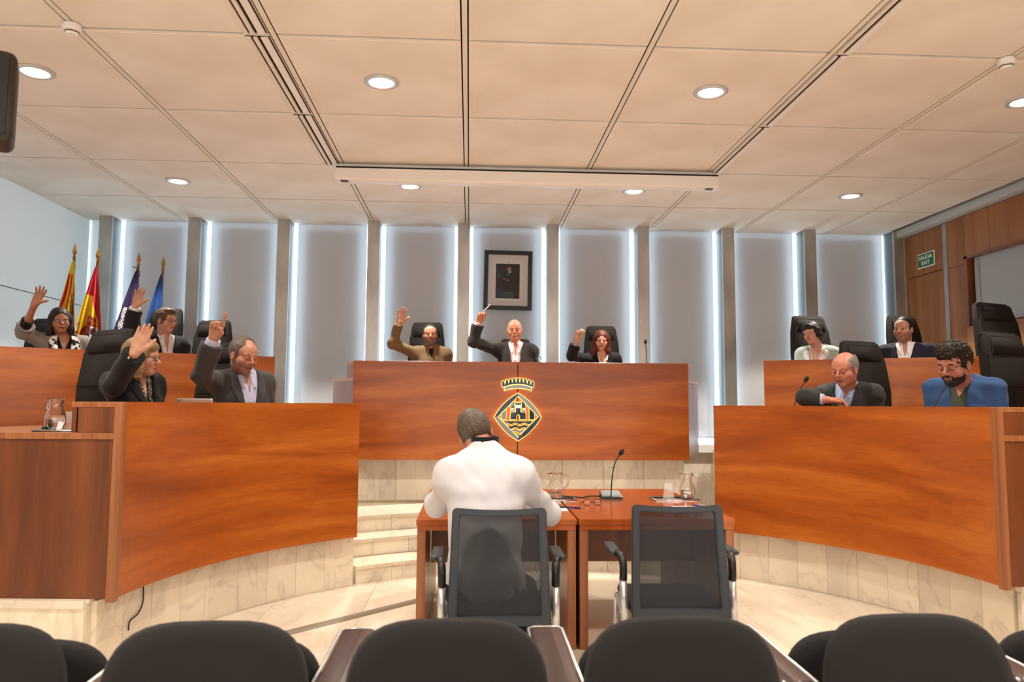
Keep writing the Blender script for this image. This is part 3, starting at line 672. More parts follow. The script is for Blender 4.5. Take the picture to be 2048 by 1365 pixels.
# mesh armchairs
MESH = mat('chair_mesh_fabric', '1c1f24', .8, alpha=.87, noise=((900, 900, 900), '2b2e33', .4, .6, 1))
CFR = mat('chair_frame_grey', '34383e', .5)
def mesh_chair(x, y, rz, label):
    t = empty('mesh_armchair', (x, y, 0), rz, label, 'chair', 'mesh armchairs at the tables')
    R = Matrix.Rotation(-.13, 3, 'X')
    prof_o = [(-.235, 0), (.235, 0), (.218, .50), (.205, .515), (-.205, .515), (-.218, .50)]
    prof_i = [(-.192, .045), (.192, .045), (.182, .478), (.175, .484), (-.175, .484), (-.182, .478)]
    bm = bmesh.new(); V = []
    for y_ in (-.014, .014):
        V.append(([bm.verts.new((x_, y_, z_)) for x_, z_ in prof_o], [bm.verts.new((x_, y_, z_)) for x_, z_ in prof_i]))
    n = 6
    for i in range(n):
        j = (i+1) % n
        bm.faces.new((V[0][0][i], V[0][0][j], V[0][1][j], V[0][1][i])); bm.faces.new((V[1][0][i], V[1][1][i], V[1][1][j], V[1][0][j]))
        bm.faces.new((V[0][0][i], V[1][0][i], V[1][0][j], V[0][0][j])); bm.faces.new((V[0][1][i], V[0][1][j], V[1][1][j], V[1][1][i]))
    bmesh.ops.bevel(bm, geom=list(bm.edges), offset=.005, segments=2, affect='EDGES')
    bmesh.ops.subdivide_edges(bm, edges=[e for e in bm.edges if abs(e.verts[0].co.x-e.verts[1].co.x) > .1], cuts=8)
    def bend(v): v.y += .55*v.x**2*-1+.03; v.z += -.12*0+.25*v.x**2*(1 if v.z > .3 else 0)
    for v in bm.verts: bend(v.co); v.co = R @ v.co
    fr = build('back_frame', bm, CFR, t, (0, -.01, .42), smooth=False)
    bm = bmesh.new(); g = [[None]*7 for _ in range(9)]
    for a in range(9):
        for b in range(7):
            z_ = .03+.47*b/6; x_ = (a/8-.5)*2*(.200-.018*b/6); v = Vector((x_, .0, z_)); bend(v); g[a][b] = bm.verts.new(R@v)
    for a in range(8):
        for b in range(6): bm.faces.new((g[a][b], g[a+1][b], g[a+1][b+1], g[a][b+1]))
    build('back_mesh', bm, MESH, t, (0, -.01, .42), smooth=True)
    bm = bmesh.new(); box(bm, (0, .26, .445), (.46, .46, .05), bev=.02, seg=3); build('seat', bm, mat('seat_black', '15161a', .85), t, smooth=True)
    for s in (-1, 1):
        T('armrest_post', [(s*.262, .10, .42), (s*.262, .08, .60)], .016, CHROME, t)
        T('armrest_post', [(s*.262, .03, .40), (s*.262, .06, .61)], .017, CHROME, t)
        bm = bmesh.new(); tube(bm, curve([(s*.262, .055, .585), (s*.262, .055, .655), (s*.268, .09, .69), (s*.285, .14, .695)], 4), .019, 10); build('arm_bracket', bm, BLKP, t, smooth=True)
        bm = bmesh.new(); box(bm, (s*.290, .24, .70), (.055, .25, .022), bev=.009, seg=2); build('armrest', bm, CFR, t, smooth=True)
        T('leg', [(s*.24, .44, .43), (s*.25, .50, .0)], .0125, CHROME, t); T('leg', [(s*.262, .05, .43), (s*.262, -.04, .0)], .014, CHROME, t)
        T('side_rail', [(s*.262, .04, .41), (s*.24, .44, .42)], .012, CHROME, t)
    return t
mesh_chair(.145, 3.45, 0, 'black mesh armchair in which the man in white sits')
mesh_chair(1.005, 3.55, -.05, 'empty black mesh armchair at the right of the tables')

# ------------------------------------------------------------------ audience seats in the foreground
def make_seat():
    t = empty('auditorium_seat')
    def pad(w, h, th, taper=.9, rad=.13):
        P = []
        for i in range(40):
            a = 2*PI*i/40; ca, sa = math.cos(a), math.sin(a); e = 2/3.6
            x = abs(ca)**e*math.copysign(1, ca)*w/2; z = abs(sa)**e*math.copysign(1, sa)*h/2
            P.append((x*(1-(z/h+.5)*(1-taper)), z))
        bm = bmesh.new()
        rings = []
        for y_, k in ((th/2-.0, .0), (th/2-.004, .80), (th/2-.016, .93), (0, 1.0), (-th/2+.016, .955), (-th/2+.003, .82), (-th/2, 0)):
            if k == 0: rings.append([bm.verts.new((0, y_, 0))])
            else: rings.append([bm.verts.new((x*k, y_, z*k)) for x, z in P])
        for a, b in zip(rings, rings[1:]):
            for i in range(40):
                j = (i+1) % 40
                if len(a) == 1: bm.faces.new((a[0], b[j], b[i]))
                elif len(b) == 1: bm.faces.new((a[i], a[j], b[0]))
                else: bm.faces.new((a[i], a[j], b[j], b[i]))
        return bm
    bm = pad(.56, .52, .085, .94); 
    for v in bm.verts: v.co.y += -.35*v.co.x**2+.0; v.co = Matrix.Rotation(-.16, 3, 'X') @ v.co
    o = build('backrest', bm, SEATF, t, (0, 0, .588), smooth=True)
    bm = pad(.52, .46, .10, taper=.93)
    for v in bm.verts: v.co = Matrix.Rotation(.10, 3, 'X') @ v.co
    o = build('seat', bm, SEATF, t, (0, .31, .500), smooth=True)
    for s in (-1, 1):
        B('side_frame', (s*.30, .12, .33), (.02, .10, .62), BLKP, t, bev=.004); B('foot', (s*.30, .14, .015), (.06, .42, .03), BLKP, t, bev=.006)
    B('cross_bar', (0, .12, .30), (.60, .04, .05), BLKP, t)
    return t
def arm(t, s, bright):
    bm = bmesh.new(); box(bm, (0, 0, 0), (.082, .50, .03), bev=.012, seg=2); o = build('armrest', bm, mat('armrest_brown', '4a3630', .45), t, (s*.30, .30, .655), smooth=True); o.rotation_euler = (.02, 0, 0)
    bm = bmesh.new(); w, h, n = .046, .256, 12
    pts = [(-w, -h), (-w, h-.02), (-w+.02, h), (w-.02, h), (w, h-.02), (w, -h)]
    tube(bm, [(x, y, 0) for x, y in pts], .005, 8); f = build('metal_rim', bm, CHROME, o, (0, 0, .008), smooth=True)
base_seat = make_seat(); first = True
SEATS = [(-75, 1250, 'leftmost auditorium seat in the foreground, cut by the picture edge'), (414, 1244, 'dark auditorium seat below the left curved desk'), (896, 1244, 'dark auditorium seat right behind the man in white'),
         (1367, 1238, 'dark auditorium seat below the empty mesh armchair'), (1815, 1222, 'dark auditorium seat below the right curved desk, at the right'), (2290, 1222, 'rightmost auditorium seat in the foreground, cut by the picture edge')]
for i, (px, py, lab) in enumerate(SEATS):
    p = atz(px, py, .855)
    o = base_seat if i == 0 else copy_tree(base_seat)
    o.location = (p.x, 2.03, 0); prop(o, lab, 'seat', 'row of auditorium seats'); 
    if i in (0, 1, 2, 3, 4): arm(o, 1, i)
    if i == 0: arm(o, -1, 0)

# ------------------------------------------------------------------ small things
def jug(name, loc, s, label, rz=0, fill=.45, blade=True):
    t = empty(name, loc, rz, label, 'jug', 'glass water jugs')
    prof = [(.0, .004), (.040, .004), (.050, .02), (.058, .06), (.055, .09), (.040, .125), (.036, .145), (.044, .185), (.047, .19)]
    inner = [(r-.003 if r else 0, z+(.004 if z < .01 else 0)) for r, z in prof][::-1]
    bm = bmesh.new(); lathe(bm, [(r*s, z*s) for r, z in prof]+[(r*s, z*s) for r, z in inner], 28); build('body', bm, GLASS, t, smooth=True)
    wp = [(0, .010), (.036, .010), (.046, .022), (.0535, .06), (.0525, .06+.0), (.0, .06)] if fill < .5 else [(0, .010), (.036, .010), (.046, .022), (.0535, .06), (.051, .088), (0, .088)]
    bm = bmesh.new(); lathe(bm, [(r*s, z*s) for r, z in wp], 28); build('water', bm, WATER, t, smooth=True)
    T('handle', curve([(.045*s, 0, .175*s), (.085*s, 0, .17*s), (.092*s, 0, .12*s), (.057*s, 0, .07*s)], 5), .006*s, GLASS, t)
    bm = bmesh.new(); box(bm, (-.05*s, 0, .186*s), (.028*s, .03*s, .006*s), bev=.002); build('spout', bm, GLASS, t)
    return t
def tumbler(loc, s, label, upside=False):
    t = empty('drinking_glass', loc, 0, label, 'glass', 'drinking glasses')
    prof = [(0, .0), (.026, .0), (.036, .095), (.034, .095), (.0245, .006), (0, .006)]
    if upside: prof = [(r, .095-z) for r, z in prof]
    bm = bmesh.new(); lathe(bm, [(r*s, z*s) for r, z in prof], 24); build('bowl', bm, TGLASS, t, smooth=True)
    bm = bmesh.new(); z = .0065 if not upside else .089; lathe(bm, [(0, (z-.004)*s), (.024*s, (z-.004)*s), (.024*s, (z-.001)*s), (0, (z-.001)*s)], 20); build('thick_base', bm, TGLASS, t); return t
def tray(loc, w, d, label, rz=0, m=None):
    t = empty('tray', loc, rz, label, 'tray', 'serving trays'); m = m or STEEL
    B('plate', (0, 0, .002), (w, d, .004), m, t, bev=.001)
    bm = bmesh.new(); pts = [(-w/2, -d/2, .008), (w/2, -d/2, .008), (w/2, d/2, .008), (-w/2, d/2, .008), (-w/2, -d/2, .008)]; tube(bm, pts, .005, 8); build('rim', bm, STEEL, t, smooth=True); return t
def gooseneck(name, base, tip, label, unit=True, bend=.0, r=.004, foam=.016, parent_rz=0, disc=True):
    base, tip = Vector(base), Vector(tip)
    t = empty(name, base, parent_rz, label, 'microphone', 'gooseneck microphones')
    d = tip-base; d = Matrix.Rotation(-parent_rz, 3, 'Z') @ d
    z0 = .03 if unit else .0
    pts = curve([(0, 0, z0), (d.x*.12, d.y*.12, d.z*.45), (d.x*.55+bend, d.y*.55, d.z*.78), tuple(d)], 6)
    T('gooseneck', pts, r, BLKP, t, n=7)
    dirv = (Vector(pts[-1])-Vector(pts[-3])).normalized(); e = Vector(pts[-1])
    bm = bmesh.new(); R = Vector((0, 0, 1)).rotation_difference(dirv).to_matrix()
    lathe(bm, [(0, 0), (foam*.6, .002), (foam*.95, .012), (foam, .028), (foam*.8, .042), (foam*.4, .050), (0, .052)], 14)
    for v in bm.verts: v.co = R @ (v.co-Vector((0, 0, .012))) + e
    build('foam_cap', bm, mat('foam', '211c1d', .95), t, smooth=True)
    if unit == True and disc:
        bm = bmesh.new(); lathe(bm, [(0, 0), (.05, 0), (.05, .018), (.03, .03), (0, .03)], 18); build('base', bm, BLKP, t)
    return t
zc = CAMZ-.165; zr = RZ-.17
# table microphone with its console
p = atz(1222, 998, TZ); tt = gooseneck('table_microphone', (p.x, p.y, TZ), at(1241, 908, p.y+.03), 'black gooseneck microphone console standing on the right table', disc=False, bend=-.01, r=.0045, foam=.017)
bm = bmesh.new(); prism(bm, [(-.075, 0), (.075, 0), (.075, .022), (-.075, .022)], .13)
for v in bm.verts:
    if v.co.z > .01: v.co.z = .018+.035*max(0, min(1, v.co.y/.13)); v.co.x *= .92
bmesh.ops.bevel(bm, geom=list(bm.edges), offset=.003, segments=2, affect='EDGES'); build('console', bm, mat('console_black', '1a1b1c', .3), tt, (0, -.065, 0))
for k in range(7): B('key', (-.055+.018*k, -.045, .031), (.012, .014, .003), GREYP, tt)
T('cable', curve([(-.07, .05, .012), (-.14, .09, .008), (-.2, .03, .006), (-.3, .09, .006), (-.42, .10, .006)], 5), .005, BLKP, tt)
def dm(name, base_px, tip_px, Y, zt, label, foam=.016, bend=0):
    b = at(base_px[0], base_px[1], Y); return gooseneck(name, (b.x, Y, zt), at(tip_px[0], tip_px[1], Y-.02), label, foam=foam, bend=bend)
dm('desk_microphone', (1294, 726), (1291, 686), 8.2, zr, 'gooseneck microphone on central desk, right of auburn-haired woman', foam=.015)
dm('desk_microphone', (1088, 728), (1070, 708), 8.15, zr, 'short gooseneck microphone before the bald chairman on central desk', foam=.008, bend=.03)
dm('desk_microphone', (1585, 812), (1611, 762), 5.75, zc, 'gooseneck microphone on right front desk beside the balding man')
dm('desk_microphone', (1864, 812), (1896, 769), 4.95, zc, 'gooseneck microphone pointing at the bearded man chin')
dm('desk_microphone', (1996, 726), (1989, 676), 6.45, zr, 'gooseneck microphone in front of the empty chair at far right', foam=.018)
dm('desk_microphone', (168, 702), (178, 692), 7.1, zr, 'thin gooseneck microphone beside the woman in glasses', foam=.01, bend=-.02)
# on the tables
pj1 = atz(1112, 1001, TZ); jug('glass_jug', (pj1.x, pj1.y, TZ+.008), .95, 'glass water jug beside the elbow of the man in white'); tray((pj1.x+.02, pj1.y, TZ), .24, .17, 'steel tray under the jug by the elbow of the man in white')
pj2 = atz(1372, 1000, TZ); tray((pj2.x-.085, pj2.y+.0, TZ), .31, .19, 'steel tray on the right table with jug and glass')
jug('glass_jug', (pj2.x+.01, pj2.y, TZ+.006), .95, 'glass water jug on the steel tray of the right table')
pg = atz(1338, 1000, TZ); tumbler((pg.x, pg.y+.01, TZ+.006), 1.15, 'upturned drinking glass on the steel tray of the right table', True)
pp = atz(1376, 1016, TZ); B('paper_sheet', (pp.x, pp.y, TZ+.001), (.19, .12, .002), mat('paper', 'f0ecec', .7)); prop(bpy.data.objects['paper_sheet'], 'white sheet of paper before the tray on the right table', 'paper', 'papers on the tables')
pp = atz(1122, 1020, TZ); o = B('paper_sheet', (pp.x-.02, pp.y, TZ+.001), (.12, .12, .002), MATS['paper']); prop(o, 'white sheet of paper under the dark phone on the left table', 'paper', 'papers on the tables')
pp = atz(1116, 1016, TZ); o = B('mobile_phone', (pp.x-.02, pp.y+.02, TZ+.007), (.075, .15, .009), BLKP, bev=.003, rot=Matrix.Rotation(.5, 3, 'Z')); prop(o, 'dark mobile phone lying beside the forearm of the man in white', 'phone')
NAVY = mat('navy_pen', '1c1f6a', .3)
def pen(px, py, ang, label):
    p = atz(px, py, TZ); t = empty('pen', (p.x, p.y, TZ+.005), ang, label, 'pen', 'pens on the tables')
    T('barrel', [(-.05, 0, 0), (.03, 0, 0)], .0045, NAVY, t); T('cap', [(.03, 0, 0), (.065, 0, 0)], [.0055, .0045], NAVY, t)
pen(1142, 1017, -.5, 'dark blue pen lying on the seam between the two tables'); pen(1399, 1014, -.9, 'dark blue pen lying by the paper sheet at the right edge')
# folded spectacles on the table
pe = atz(1185, 1012, TZ); t = empty('spectacles', (pe.x, pe.y, TZ), .15, 'folded dark spectacles lying on the right table', 'glasses'); FRM = mat('spectacle_frame', '2b1f2a', .3)
for s in (-1, 1):
    bm = bmesh.new(); tube(bm, [(s*.036+.027*math.cos(a*PI/8), .0+.002, .022+.019*math.sin(a*PI/8)) for a in range(17)], .0025, 6); build('rim', bm, FRM, t, smooth=True)
    bm = bmesh.new(); bm.faces.new([bm.verts.new((s*.036+.025*math.cos(a*PI/8), .002, .022+.017*math.sin(a*PI/8))) for a in range(16)]); build('eyeglass_lens', bm, mat('thin_lens', 'ffffff', .03, alpha=.1), t)
    T('temple', curve([(s*.066, 0, .028), (s*.068, .07, .012), (s*.04, .12, .005)], 4), .0022, FRM, t)
T('bridge', [(-.010, 0, .025), (0, -.001, .029), (.010, 0, .025)], .0022, FRM, t)
# left worktop: tray, jug, glass, cards
pt = at(128, 857, 4.45); tz = CAMZ-.165
ty = pA.y+.16
pt = Vector((at(126, 855, ty).x, ty, tz))
tray(pt, .25, .15, 'dark tray on the left desk ledge with jug and glass', m=BLKP)
jug('glass_jug', (pt.x-.045, pt.y, tz+.006), .93, 'glass water jug on dark tray at the left desk ledge', rz=2.6, fill=.6)
tumbler((pt.x+.068, pt.y-.03, tz+.006), 1.1, 'drinking glass beside the jug on the left desk ledge')
o = B('bottle_cap', (pt.x-.065, pt.y-.06, tz+.018), (.028, .028, .024), BLKP, bev=.006); prop(o, 'small black pot standing before the jug on the dark tray', 'pot')
o = B('name_card', (pt.x+.018, pt.y-.065, tz+.03), (.028, .004, .05), WHITE, rot=Matrix.Rotation(.25, 3, 'Y')); prop(o, 'small white card leaning between the jug and the glass', 'card')
# laptop on the left front desk
pl = at(394, 800, 5.02); t = empty('laptop', (pl.x, pl.y+.0, CAMZ-.165), -.45, 'silver laptop open on the left desk between the blonde woman and the pointing man', 'laptop')
B('lid', (0, 0, .105), (.30, .012, .175), CHROME, t, bev=.004, rot=Matrix.Rotation(.25, 3, 'X')); B('keyboard_base', (0, .12, .01), (.30, .21, .016), CHROME, t, bev=.004)
# thin cable on the left marble base, floor cable cover
p0 = polar(LC, 2.57, 172); pts = [atz(287, 1170, .36)]
q = [at(287, 1174, 4.22), at(286, 1205, 4.20), at(276, 1228, 4.18), at(260, 1243, 4.15), at(257, 1262, 4.12)]
pts = []
for a in q:
    dx, dy, dz = a.x/a.y, 1.0, (a.z-CAMZ)/a.y; A_ = dx*dx+1; B_ = -2*(dx*LC[0]+LC[1]); C_c = LC[0]**2+LC[1]**2-2.532**2
    yy = (-B_+math.sqrt(max(0, B_*B_-4*A_*C_c)))/(2*A_); y2 = (-B_-math.sqrt(max(0, B_*B_-4*A_*C_c)))/(2*A_)
    pts.append((dx*yy, yy, max(CAMZ+dz*yy, .01)))
prop(T('power_cable', curve(pts, 5), .004, BLKP, n=6), 'thin black cable hanging down the left marble base', 'cable')
a, b = Vector((-2.0, 3.93, 0)), Vector((-.18, 5.715, 0)); d = (b-a); R = Matrix.Rotation(math.atan2(d.y, d.x), 3, 'Z'); t = empty('cable_cover', (0, 0, 0), 0, 'grey floor cable cover crossing the marble towards the table', 'cable cover')
bm = bmesh.new(); prism(bm, [(-.04, 0), (.04, 0), (.022, .014), (-.022, .014)], d.length, R=Matrix.Rotation(math.atan2(d.y, d.x)-PI/2, 3, 'Z'), c=a); build('cover', bm, mat('cable_cover_grey', '837868', .5), t)
T('cable_end', curve([tuple(b+Vector((0, 0, .01))), tuple(b+Vector((.06, .02, .008))), tuple(b+Vector((.14, -.03, .006))), tuple(b+Vector((.3, -.02, .006)))], 5), .006, BLKP, t)
# dark loudspeaker at the left edge of view
ps = at(-37, 198, 3.1); t = empty('loudspeaker', (ps.x, ps.y, ps.z), .5, 'dark rounded loudspeaker hanging high at the left picture edge', 'speaker')
bm = bmesh.new(); box(bm, (0, 0, 0), (.24, .22, .38), bev=.035, seg=4); build('cabinet', bm, mat('speaker_brown', '2b211d', .5), t, smooth=True)
bm = bmesh.new(); box(bm, (0, -.112, 0), (.19, .01, .33), bev=.004); build('grille', bm, BLKP, t)
T('ceiling_bracket', [(0, 0, .18), (0, 0, CZ-ps.z-.01)], .015, BLKP, t)
# white skirting light line below the blind is the real gap over the sill
# ------------------------------------------------------------------ flags
GOLD = mat('gold', 'b58a4a', .28, metal=1)
FLAGM = vmat('flag_cloth', .65, sheen=.1)
def finial(t, z):
    bm = bmesh.new(); lathe(bm, [(0, .125), (.010, .095), (.027, .035), (.013, .0), (.010, -.012), (.018, -.018), (.018, -.026), (.011, -.03), (.011, -.06), (0, -.06)], 4, c=(0, 0, z)); build('finial', bm, GOLD, t)
def flag(px, py_tip, Y, width, length, fn, label, lean=0, lab_knot=None, w_px=None, asym=.5):
    p = at(px, py_tip, Y); ztip = p.z
    t = empty('flag', (p.x, p.y, .86), 0, label, 'flag', 'ceremonial flags on poles')
    ht = ztip-.86
    finial(t, ht-.12)
    T('pole', [(0, 0, .02), (0, 0, ht-.15)], .014, GOLD, t)
    bm = bmesh.new(); lathe(bm, [(0, 0), (.16, 0), (.16, .02), (.03, .05), (.02, .06), (0, .06)], 20); build('base', bm, GOLD, t)
    z_top = ht-.2
    def disp(U, V, P):
        w = .012+width*np.minimum(1, V*1.05)**.85
        x = (U-asym)*w + lean*V
        y = -.022-.055*V*np.sin(U*13+V*2.2)*np.minimum(1, V*3)-.03*V*np.sin(U*29+3)
        z = z_top-V*length+.04*V*np.cos(U*5)
        return np.stack([x, y, z], -1)
    colour_grid('cloth', 1, 1, 120, 150, fn, FLAGM, t, disp=disp)
    return t
def ES(U, V):
    base = np.ones(U.shape+(3,))*hx('e0ae1c')
    x = U; y = V*1.0
    red = (x > .50+.33*(1-y)*0) 
    edge = .30+(.0)  # the red top stripe falls on the pole side
    red = (y < .20+.55*np.clip(x-.42, 0, 1)*2.0*.8) & (y < .2+(x-.35)*.95+.02*np.sin(x*20))
    red = (y < .235) | ((x > .55) & (y < .235+(x-.55)*1.05))
    dr = (y > .93+.0*(x)) & (x < .35)
    E = lambda cx, cy, rx, ry: ((x-cx)/rx)**2+((y-cy)/ry)**2 < 1
    Q = lambda x0, x1, y0, y1: (x > x0) & (x < x1) & (y > y0) & (y < y1)
    y = y+.17; x = (x-.5)*.62+.5
    sh = E(.50, .735, .21, .115)
    m = [(red, 'a81320'), (dr, 'a81320'),
         (Q(.17, .23, .68, .80), 'c9b9a0'), (E(.20, .66, .05, .015), 'a88a48'), (Q(.76, .82, .72, .86), 'c9b9a0'), (E(.79, .70, .05, .015), 'a88a48'), (Q(.14, .25, .72, .735), '9c2a1c'), (Q(.74, .85, .77, .785), '9c2a1c'),
         (sh, '9e2a1a'), (E(.50, .735, .175, .092), 'cf9f34'),
         (Q(.34, .5, .65, .735) & sh, 'b3161d'), (E(.42, .695, .05, .028), '8d7a3a'), (Q(.5, .66, .65, .735) & sh, 'e0d8d6'), (E(.58, .69, .035, .03), '3a2230'),
         ((x > .34) & (x < .5) & (y >= .735) & sh & (np.sin(x*160) > 0), 'a8321c'), ((x >= .5) & (y >= .735) & sh & (np.sin(x*120)*np.sin(y*170) > 0), 'a03020'),
         (E(.50, .735, .035, .022), '2f4f9a'), (E(.50, .60, .11, .035), '9c1f24'), (E(.50, .60, .08, .02) & (np.sin(x*110) > 0), 'd8b25a'), (Q(.49, .51, .55, .575), 'd8b25a')]
    return paint(base, m)
def EIV(U, V):
    s = np.floor((U+V*.55)*5.2).astype(int) % 2
    base = np.where(s[..., None] == 0, hx('e8c21e'), hx('b3121f'))*np.ones(U.shape+(3,))
    x, y = U, V
    Q = lambda x0, x1, y0, y1: (x > x0) & (x < x1) & (y > y0) & (y < y1)
    m = [(y < .10, 'd9bd2a'), (Q(.62, .95, .30, .52), 'a0793a'), (Q(.66, .74, .25, .32), 'a0793a'), (Q(.82, .9, .27, .32), 'a0793a'), (Q(.70, .74, .34, .36), '2b6bb0'), (Q(.84, .88, .34, .36), '2b6bb0'), (Q(.76, .80, .44, .47), '2b6bb0'),
         (Q(.62, .98, .395, .40), '2a2412'), (Q(.76, .77, .32, .52), '2a2412'),
         ((x > .6) & (abs(y-.53-(x-.6)*.22) < .012), '20406e'), ((x > .6) & (abs(y-.55-(x-.6)*.22) < .009), 'dfe4ea'), ((x > .6) & (abs(y-.57-(x-.6)*.22) < .009), '20406e')]
    return paint(base, m)
def BAL(U, V):
    x, y = U, V; base = np.ones(U.shape+(3,))*hx('2a1a47')
    E = lambda cx, cy, rx, ry: ((x-cx)/rx)**2+((y-cy)/ry)**2 < 1
    lace = (np.sin(x*95+y*10)*np.sin(y*210) > -.15)
    ca = lace & ((E(.20, .36, .12, .05)) | E(.22, .45, .16, .045) | E(.2, .53, .15, .04))
    cb = lace & (E(.78, .56, .12, .04) | E(.74, .65, .17, .045) | E(.72, .73, .15, .04))
    low = y > .74+.20*x
    s = np.floor((y-.20*x)*17).astype(int) % 2 == 0
    return paint(base, [(ca, 'dedce6'), (cb, 'dedce6'), (low & s, 'e6c01d'), (low & ~s, 'a8141f')])
def EU(U, V): return np.ones(U.shape+(3,))*hx('0b3f86')
f1 = flag(150, 488, 8.15, .34, 1.35, EIV, 'red and yellow striped flag with a castle, leftmost of the flags', lean=.0, asym=.66)
bm = bmesh.new()
for k in range(5): tube(bm, [(.0, -.03, 0), (.02+.01*k, -.05, -.02-.02*k), (.015, -.04, -.05-.02*k)], .004, 5)
build('ribbon_knot', bm, mat('yellow_ribbon', 'd8bf32', .6), f1, (0, 0, f1.children[0].location.z+at(150, 520, 8.15).z-.86))
flag(197, 496, 8.0, .43, 1.30, ES, 'red and yellow national flag with coat of arms, second from left', lean=.0, asym=.63)
f3 = flag(278, 505, 8.5, .50, 1.40, BAL, 'purple flag with white castle and striped field, third from left', lean=-.0, asym=.70)
bm = bmesh.new(); tube(bm, [(-.05, -.02, .02), (0, -.035, 0), (.03, -.04, -.03), (.035, -.04, -.1)], .005, 5); build('dark_ribbon', bm, BLKP, f3, (0, 0, at(278, 538, 8.5).z-.86))
flag(327, 514, 8.7, .36, 1.35, EU, 'plain deep blue flag, rightmost of the flags', lean=.0, asym=.78)
# ================================================================== people: smooth blended volumes meshed into continuous surfaces
f4 = np.float32
class Op:
    __slots__ = ('f', 'c', 'r', 'k', 'm')
    def __init__(s, f, c, r, k, m='add'): s.f, s.c, s.r, s.k, s.m = f, np.asarray(c, float), r, k, m
def cap(a, b, ra, rb, k=.02, m='add'):
    a = np.asarray(a, f4); b = np.asarray(b, f4); ba = b-a; L2 = max(float(ba@ba), 1e-9)
    def f(P):
        t = np.clip((P-a)@ba/L2, 0, 1); return np.sqrt((((P-a)-t[:, None]*ba)**2).sum(1))-(ra+(rb-ra)*t)
    return Op(f, (a+b)/2, math.sqrt(L2)/2+max(ra, rb), k, m)
def ell(c, r, R=None, k=.02, m='add'):
    c = np.asarray(c, f4); r = np.asarray(r, f4); R = np.eye(3, dtype=f4) if R is None else np.asarray(R, f4)
    def f(P):
        q = (P-c)@R; a = np.sqrt(((q/r)**2).sum(1)); b = np.sqrt(((q/r**2)**2).sum(1))+1e-9; return a*(a-1)/b
    return Op(f, c, float(r.max()), k, m)
def half(p, n, k=.004, m='int'):
    p = np.asarray(p, f4); n = np.asarray(n, f4)
    return Op(lambda P: (P-p)@n, p, 99, k, m)
def sleeve(a, b, ra, rb, cutn=None, k=.02):        # tapered tube cut square at its far end
    o = cap(a, b, ra, rb, k); g = o.f; b = np.asarray(b, f4); n = np.asarray(b-np.asarray(a, f4)); n = n/np.linalg.norm(n)
    o.f = lambda P: np.maximum(g(P), (P-b)@n)
    return o
def smin(a, b, k):
    if k <= 0: return np.minimum(a, b)
    h = np.maximum(k-np.abs(a-b), 0)/k; return np.minimum(a, b)-h*h*k*.25
def ev(ops, P, cc=None, cr=0, disp=None):
    d = np.full(len(P), .5, f4)
    for o in ops:
        if cc is not None and o.m != 'int' and np.linalg.norm(cc-o.c)-o.r-cr > .09: continue
        e = o.f(P)
        if o.m == 'add': d = smin(d, e, o.k)
        elif o.m == 'sub': d = -smin(-d, e, o.k)
        else: d = -smin(-d, -e, o.k)
    if disp is not None: d = d+disp(P)
    return d
